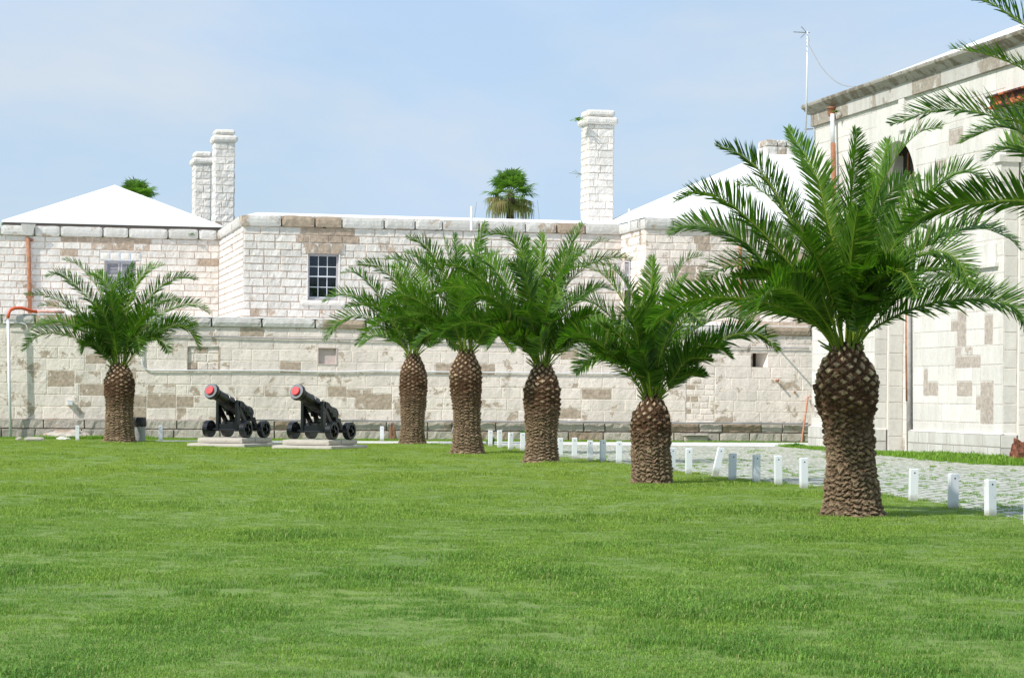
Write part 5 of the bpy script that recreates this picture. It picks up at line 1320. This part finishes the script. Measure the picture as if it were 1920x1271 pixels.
# ------------------------------------------------------------------ cannons
def make_cannon():
    root = thing('cannon', (0, 0, 0), 'x', 'cannon', 'black cannons on stone bases')
    # local axes: muzzle towards -y, wheels along x, ground at 0
    el = math.radians(20); ax = np.array([0, -math.cos(el), math.sin(el)]); piv = np.array([0, -.30, 1.10])
    def gun(prof, mat, name, parent, seg=32):
        mb = MB(); th = np.arange(seg) * 2 * math.pi / seg; X = np.array([1.0, 0, 0]); Z = np.cross(X, ax)
        V = np.array([[piv + ax * s + r * (math.cos(t) * X + math.sin(t) * Z) for t in th] for s, r in prof]); mb.grid(V, wrap=True, flip=True)
        return mb.build(name, mat, parent, smooth=False)
    prof = [(-1.28, .0), (-1.27, .05), (-1.22, .075), (-1.17, .06), (-1.14, .05), (-1.12, .10), (-1.08, .20), (-1.04, .25), (-1.0, .265), (-.96, .265), (-.95, .245), (-.55, .235), (-.545, .25), (-.49, .25), (-.485, .225), (-.05, .215), (-.045, .228), (.0, .228), (.005, .205),
            (.30, .198), (.305, .215), (.35, .215), (.355, .195), (.84, .175), (.845, .192), (.88, .192), (.885, .175), (.96, .195), (1.00, .235), (1.05, .258), (1.13, .258), (1.165, .24), (1.17, .15)]
    bo = gun(prof, M['olive'], 'barrel', root)
    for p in bo.data.polygons: p.use_smooth = False
    gun([(1.167, .240), (1.178, .235), (1.180, .0)], M['muzzle'], 'muzzle_face', bo)
    gun([(1.175, .140), (1.235, .138), (1.25, .125), (1.255, 0)], M['red'], 'tampion', bo)
    mb = MB(); mb.tube([piv + [-.40, 0, -.02], piv + [.40, 0, -.02]], .07, 14); mb.build('trunnion', M['iron'], bo, smooth=False)
    # cheeks: iron frame brackets, stepped at the rear
    for s in (-1, 1):
        mb = MB(); x0, x1 = (s * .37 - .05, s * .37 + .05)
        def bar(pts, w=.10):
            pts = [np.array(p) for p in pts]
            for a_, b_ in zip(pts[:-1], pts[1:]):
                d = (b_ - a_); L = np.linalg.norm(d); d /= L; nrm = np.array([-d[1], d[0]]) * w / 2; a2 = a_ - d * w * .35; b2 = b_ + d * w * .35
                mb.prism([(x0, *(a2 - nrm)), (x0, *(b2 - nrm)), (x0, *(b2 + nrm)), (x0, *(a2 + nrm))], (x1 - x0, 0, 0))
        bar([(-.42, .26), (-.42, 1.14)], .16)                       # front upright
        bar([(-.42, 1.10), (-.16, 1.06)], .10)
        bar([(-.16, 1.06), (-.02, .92), (.10, .92), (.14, .78), (.28, .76), (.34, .60), (.48, .58), (.56, .40), (.70, .36)], .14)   # stepped top rail
        bar([(-.40, .98), (.12, .38)], .12)
        bar([(-.42, .34), (.72, .30)], .11)                         # bottom rail
        bar([(.62, .36), (.62, .24)], .12)
        mb.build('cheek', M['iron'], root)
        mb = MB(); mb.tube([(s * .37 - .06 * s, -.30, 1.08), (s * .37 + .075 * s, -.30, 1.08)], .10, 16); mb.build('trunnion_cap', M['iron'], root)
    mb = MB(); mb.box((-.33, -.47, .30), (.33, -.37, .44)); mb.build('transom', M['iron'], root); mb = MB(); mb.box((-.33, .5, .30), (.33, .6, .42)); mb.build('transom', M['iron'], root)
    mb = MB(); mb.tube([(0, .12, .36), (0, .20, .82)], .035, 10); mb.box((-.3, .08, .50), (.3, .16, .56)); mb.build('elevating_screw', M['iron'], root)
    for yy in (-.45, .58):
        mb = MB(); mb.tube([(-.86, yy, .255), (.86, yy, .255)], .045, 12)
        mb.build('axle', M['iron'], root)
        for s in (-1, 1):
            mb = MB(); xc = s * .71; hw = .095; R0 = .275
            th = np.arange(28) * 2 * math.pi / 28
            pr = [(-hw, .17), (-hw, R0 - .01), (-hw + .01, R0), (hw - .01, R0), (hw, R0 - .01), (hw, .19), (hw - .05, .185), (hw - .055, .06), (hw + .03, .055), (hw + .03, 0)]
            V = np.array([[(xc + s * a_, yy + r_ * math.cos(t), .275 + r_ * math.sin(t)) for t in th] for a_, r_ in pr]); mb.grid(V, wrap=True, flip=s < 0)
            V = np.array([[(xc + s * a_, yy + r_ * math.cos(t), .275 + r_ * math.sin(t)) for t in th] for a_, r_ in [(-hw, .17), (-hw, 0)]]); mb.grid(V, wrap=True, flip=s > 0)
            for k in range(5):
                a_ = k * 2 * math.pi / 5; d = np.array([0, math.cos(a_), math.sin(a_)]); c = np.array([xc + s * (hw - .035), yy, .275]); mb.tube([c + d * .05, c + d * .185], .022, 5)
            mb.build('wheel', M['iron'], root)
    return root
def make_base():
    root = thing('stone_pedestal', (0, 0, 0), 'x', 'pedestal', 'stone bases under the cannons')
    F = Frame(0, 0, 1, 0); rg = random.Random(9)
    mb = MB(); mb.rough(F, -1.03, 1.03, -1.35, 1.2, -.03, .115, .012, .12, (.1, 0, .7, 1), .015, 3); mb.build('lower_slab', M['slab'], root)
    mb = MB(); mb.rough(F, -.80, .80, -1.1, .02, .118, .285, .010, .12, (.05, 0, .9, 1), .015, 5); mb.rough(F, -.80, .80, .03, 0.93, .118, .285, .010, .12, (.25, 0, .6, 1), .015, 6); mb.build('upper_slab', M['slab'], root)
    return root
cn = make_cannon(); bs = make_base()
yaw = math.radians(-28)
for i, (px_, py_, lab, labb) in enumerate([(437, 837, 'left black cannon with a red plug in its muzzle, nearer the lone palm', 'two-step stone base under the left cannon'), (597, 841, 'right black cannon with a red plug in its muzzle, nearer the row of palms', 'two-step stone base under the right cannon')]):
    g_ = ground(px_, py_)
    g_[1] += .2
    c = cn if i == 0 else copy_tree(cn); b = bs if i == 0 else copy_tree(bs)
    b.location = (g_[0], g_[1], 0); b.rotation_euler.z = math.radians(-22)
    c.location = (g_[0] + .03, g_[1] + .12, .285); c.rotation_euler.z = yaw
    c.scale = (.98,) * 3; c['label'] = lab; b['label'] = labb

# ------------------------------------------------------------------ white posts
def make_post():
    root = thing('post', (0, 0, 0), 'x', 'post', 'white posts edging the lawn')
    mb = MB(); w = .064; h = .545
    v = []
    for z, k in ((-.1, 1), (h - .015, 1), (h, .86)):
        for sx, sy in ((-1, -1), (1, -1), (1, 1), (-1, 1)): v.append((sx * w * k, sy * w * k, z))
    f = [(0, 1, 5, 4), (1, 2, 6, 5), (2, 3, 7, 6), (3, 0, 4, 7), (4, 5, 9, 8), (5, 6, 10, 9), (6, 7, 11, 10), (7, 4, 8, 11), (8, 9, 10, 11)]
    mb.add(v, f); mb.build('shaft', M['post'], root)
    mb = MB(); mb.tube([(.0, -w - .003, .47), (.0, -w + .02, .47)], .013, 10); mb.build('bolt_hole', M['hole'], root)
    return root
pp = make_post()
posts = [(1930, 984, 'white post cut by the right edge of the picture, nearest of all'), (1857, 968, 'white post nearest the right edge that shows whole'), (1787, 954, 'second whole white post from the right edge'), (1712, 939, 'first white post right of the biggest palm trunk'),
         (1507, 915, 'first white post left of the biggest palm trunk'), (1459, 909, 'second white post left of the biggest palm trunk'), (1418, 905, 'greyer shaded post, third left of the biggest palm trunk'), (1373, 901, 'upright white post just right of the leaning one'),
         (1346, 894, 'leaning white post with its bare brown foot'), (1291, 889, 'white post just left of the leaning one'), (1259, 884, 'white post touching the right side of the barrel-trunk palm'), (1160, 869, 'greyish post nearest the left side of the barrel-trunk palm'), (1130, 866, 'second white post left of the barrel-trunk palm'),
         (1106, 864, 'third white post left of the barrel-trunk palm'), (1077, 860, 'second white post right of the middle palm trunk'), (1050, 858, 'white post touching the right side of the middle palm trunk'), (980, 845, 'white post touching the left side of the middle palm trunk'), (957, 843, 'second white post left of the middle palm trunk'),
         (937, 840, 'third white post left of the middle palm trunk'), (919, 837, 'white post nearest the right side of the palm with pale scars'), (716, 827, 'lone white post between the right cannon and the slimmest palm'), (301, 826, 'lone white post between the rubbish bin and the left cannon'), (145, 826, 'lone white post at far left by the rubble')]
rg = random.Random(8)
for i, (x, y, lab) in enumerate(posts):
    p = pp if i == 0 else copy_tree(pp)
    g_ = ground(x, y)
    p.location = (g_[0], g_[1], 0); p.rotation_euler = (rg.uniform(-.02, .02), rg.uniform(-.025, .025), math.radians(14) + rg.uniform(-.15, .15))
    p.scale = (1, 1, (1.02 + rg.uniform(-.04, .04)) * (.97 if x < 800 else 1)); p['label'] = lab
    if x == 1346:
        p.rotation_euler = (.0, math.radians(13), math.radians(10)); p.location.z = .10; p.location.x -= .05
        foot = MB(); foot.box((-.05, -.05, -.14), (.05, .05, .0)); ft = foot.build('bare_foot', M['wood'], None); ft.parent = p; ft['label'] = 'bare brown wooden foot'
        foot = MB(); 

# ------------------------------------------------------------------ rubbish bin
c = ground(261, 828.5); c = np.array([ray(261, 828)[0] * 82.2, 82.2, 0])
bn = thing('rubbish_bin', c, 'grey metal rubbish bin with a black bag over its rim, behind the lone palm', 'bin')
mb = MB(); mb.lathe([(0, .02), (.20, .02), (.205, .0), (.215, .5), (.20, .5), (.19, .1)], c, 24); mb.build('can', M['bin'], bn, smooth=False)
mb = MB(); rb = np.random.default_rng(3); th = np.arange(40) * 2 * math.pi / 40
V = np.array([[[c[0] + (r + a_ * (rb.random() - .5)) * math.cos(t), c[1] + (r + a_ * (rb.random() - .5)) * math.sin(t), c[2] + z + .3 * a_ * rb.random()] for t in th] for r, z, a_ in [(.225, .50, .06), (.235, .58, .03), (.235, .68, .025), (.225, .78, .02), (.215, .82, .02), (.17, .83, .03), (.0, .76, .03)]])
mb.grid(V, wrap=True); mb.build('bag', M['bag'], bn)

# ------------------------------------------------------------------ small things along the walls
def bush(name, label, cat, c, n, L, seed, mat=None, up_=.6, w=.03, dry=0.0):
    rg = np.random.default_rng(seed); mb = MB()
    for k in range(n):
        az = rg.uniform(0, 6.28); el = rg.uniform(.2, 1.45); d = np.array([math.cos(az) * math.cos(el), math.sin(az) * math.cos(el), math.sin(el) * up_])
        l = L * rg.uniform(.5, 1); p = np.array(c) + rg.normal(0, L * .12, 3) * [1, 1, .2]; s_ = np.cross(d, [0, 0, 1.0]); s_ /= np.linalg.norm(s_) + 1e-9
        m_ = p + d * l * .6; t_ = p + d * l - np.array([0, 0, l * .25]); s_ = s_ * w * rg.uniform(.6, 1.2)
        mb.add([p - s_ * .3, p + s_ * .3, m_ + s_, m_ - s_, t_], [(0, 1, 2, 3), (3, 2, 4)], (rg.random(), 0, dry, 1))
    o = mb.build(name, mat or M['weed'], org=c); tag(o, label, cat); return o
bush('small_shrub', 'tiny dark shrub at the foot of the palm with pale scars', 'shrub', ground(920, 834), 60, .45, 1, M['frond'], 1.0, .04)
bush('weed_clump', 'green clump sprouting where the storehouse meets the terrace wall', 'weed', G.P(.6, .7, 0), 140, .45, 2)
bush('weed_clump', 'small green plant growing behind the middle palm by the plinth', 'weed', T.P(*(lambda q: (q[0], .3, q[1]))(T.pix(980, 812, .3))), 40, .3, 4)
bush('wall_plant', 'little fern hanging from the coping of the wing', 'plant', W.P(*(lambda q: (q[0], .2, q[1]))(W.pix(361, 440, .2))), 45, .24, 5, None, .3, .025)
cpl = at(1084, 226, 100.6)
bush('chimney_plant', 'leafy sprig growing out of the right chimney cap', 'plant', cpl, 60, .42, 6, M['fan'], .6, .04)
bush('gutter_plant', 'tiny green plant beside the rusty rainwater head of the storehouse', 'plant', G.P(*(lambda q: (q[0], .3, q[1]))(G.pix(1567, 211, .3))), 26, .22, 7)
mb = MB(); s0_ = at(1091, 327, 100.8)
for (dx, dz_) in ((-.55, .05), (-.3, .18), (-.25, -.15), (-.4, .12)): mb.tube([s0_, s0_ + [dx * .5, 0, dz_ * .3], s0_ + [dx, 0, dz_]], .007, 4, (0, .4, .8, 1))
o = mb.build('dry_twig', M['weed'], org=s0_); tag(o, 'bare twig sticking out of the left side of the right chimney', 'twig')

def stone_lump(name, label, cat, c, sx, sy, sz, seed, mat, amp=.35, group=None):
    th = np.arange(20) * 2 * math.pi / 20; ph = np.linspace(0, math.pi / 2 + .3, 9)[::-1]
    V = np.array([[(math.sin(p) * math.cos(t), math.sin(p) * math.sin(t), math.cos(p)) for t in th] for p in ph])
    r = 1 + (fbm(V * 2.2 + seed, 3, seed) - .5) * 2 * amp
    V = V * r[..., None] * [sx, sy, sz] + np.array(c)
    mb = MB(); mb.grid(V, (.3, 0, .5, 1), wrap=True); o = mb.build(name, mat, org=c); tag(o, label, cat, group); return o
stone_lump('rubble_stone', 'low pale rock in the weeds left of the far left post', 'stone', T.P(T.pix(122, 818)[0], 1.5, 0), .45, .3, .22, 3, M['slab'])
stone_lump('rubble_stone', 'small white stone on the grass below the rubble', 'stone', ground(119, 824), .26, .16, .09, 4, M['chim'])
stone_lump('rubble_heap', 'brownish heap of earth against the wall plinth behind the far left post', 'rubble', T.P(T.pix(125, 815)[0], .6, 0), .8, .45, .30, 6, M['plinth'])
for i, (a_, b_, lab) in enumerate([(28, 42, 'short pale kerb stone beside the foot of the white pipe'), (44, 86, 'long pale kerb stone lying in front of the plinth at far left')]):
    p0 = ground(a_, 827); p1 = ground(b_, 827); mb = MB(); F_ = Frame(p0[0], p0[1], 1, .1); mb.rough(F_, 0, p1[0] - p0[0], -.3, 0, 0, .14, .015, .1, (.1, 0, .5, 1), .02, i)
    o = mb.build('kerb_stone', M['slab'], org=p0); tag(o, lab, 'kerb stone', 'kerb stones at the far left')
stone_lump('dead_stump', 'small brown stump before the wall just left of the slimmest palm', 'stump', T.P(T.pix(732, 818)[0], .5, 0), .13, .12, .60, 9, M['wood'], .5)
p = G.P(G.pix(1912, 850, .5)[0], .5, 0)
o = stone_lump('rusty_stump', 'reddish brown rotten stump by the storehouse at the right edge', 'stump', p, .30, .28, .60, 21, simple('rotten_red_wood', (.16, .06, .032), .9, var=.8, scale=9, bumpd=.05), .6)
mb = MB(); th = np.linspace(-.3, math.pi + .1, 22); hc = T.P(T.pix(862, 815)[0], .5, .35)
mb.tube([hc + [math.cos(t) * .38, 0, math.sin(t) * .40 - .05] for t in th], .03, 7)
o = mb.build('hoop_pipe', simple('grey_plastic_hoop', (.35, .36, .38), .5), smooth=True, org=(hc[0], hc[1], 0)); tag(o, 'grey pipe bent into a hoop behind the palm with pale scars', 'pipe')
mb = MB(); F_ = T; u_ = T.pix(1300, 820)[0]; mb.rough(T, u_ - .5, u_ + .5, .18, .5, .22, .28, .006, .15, (0, 0, .8, 1), .01, 2); mb.rough(T, u_ - .45, u_ + .45, .2, .42, -.02, .22, .01, .15, (.2, 0, .4, 1), .01, 3)
o = mb.build('stone_step', M['slab'], org=T.P(u_, .3, 0)); tag(o, 'low stone step at the foot of the wall below the infilled panel', 'step')
print('faces', sum(len(o.data.polygons) for o in COL.objects if o.type == 'MESH'))
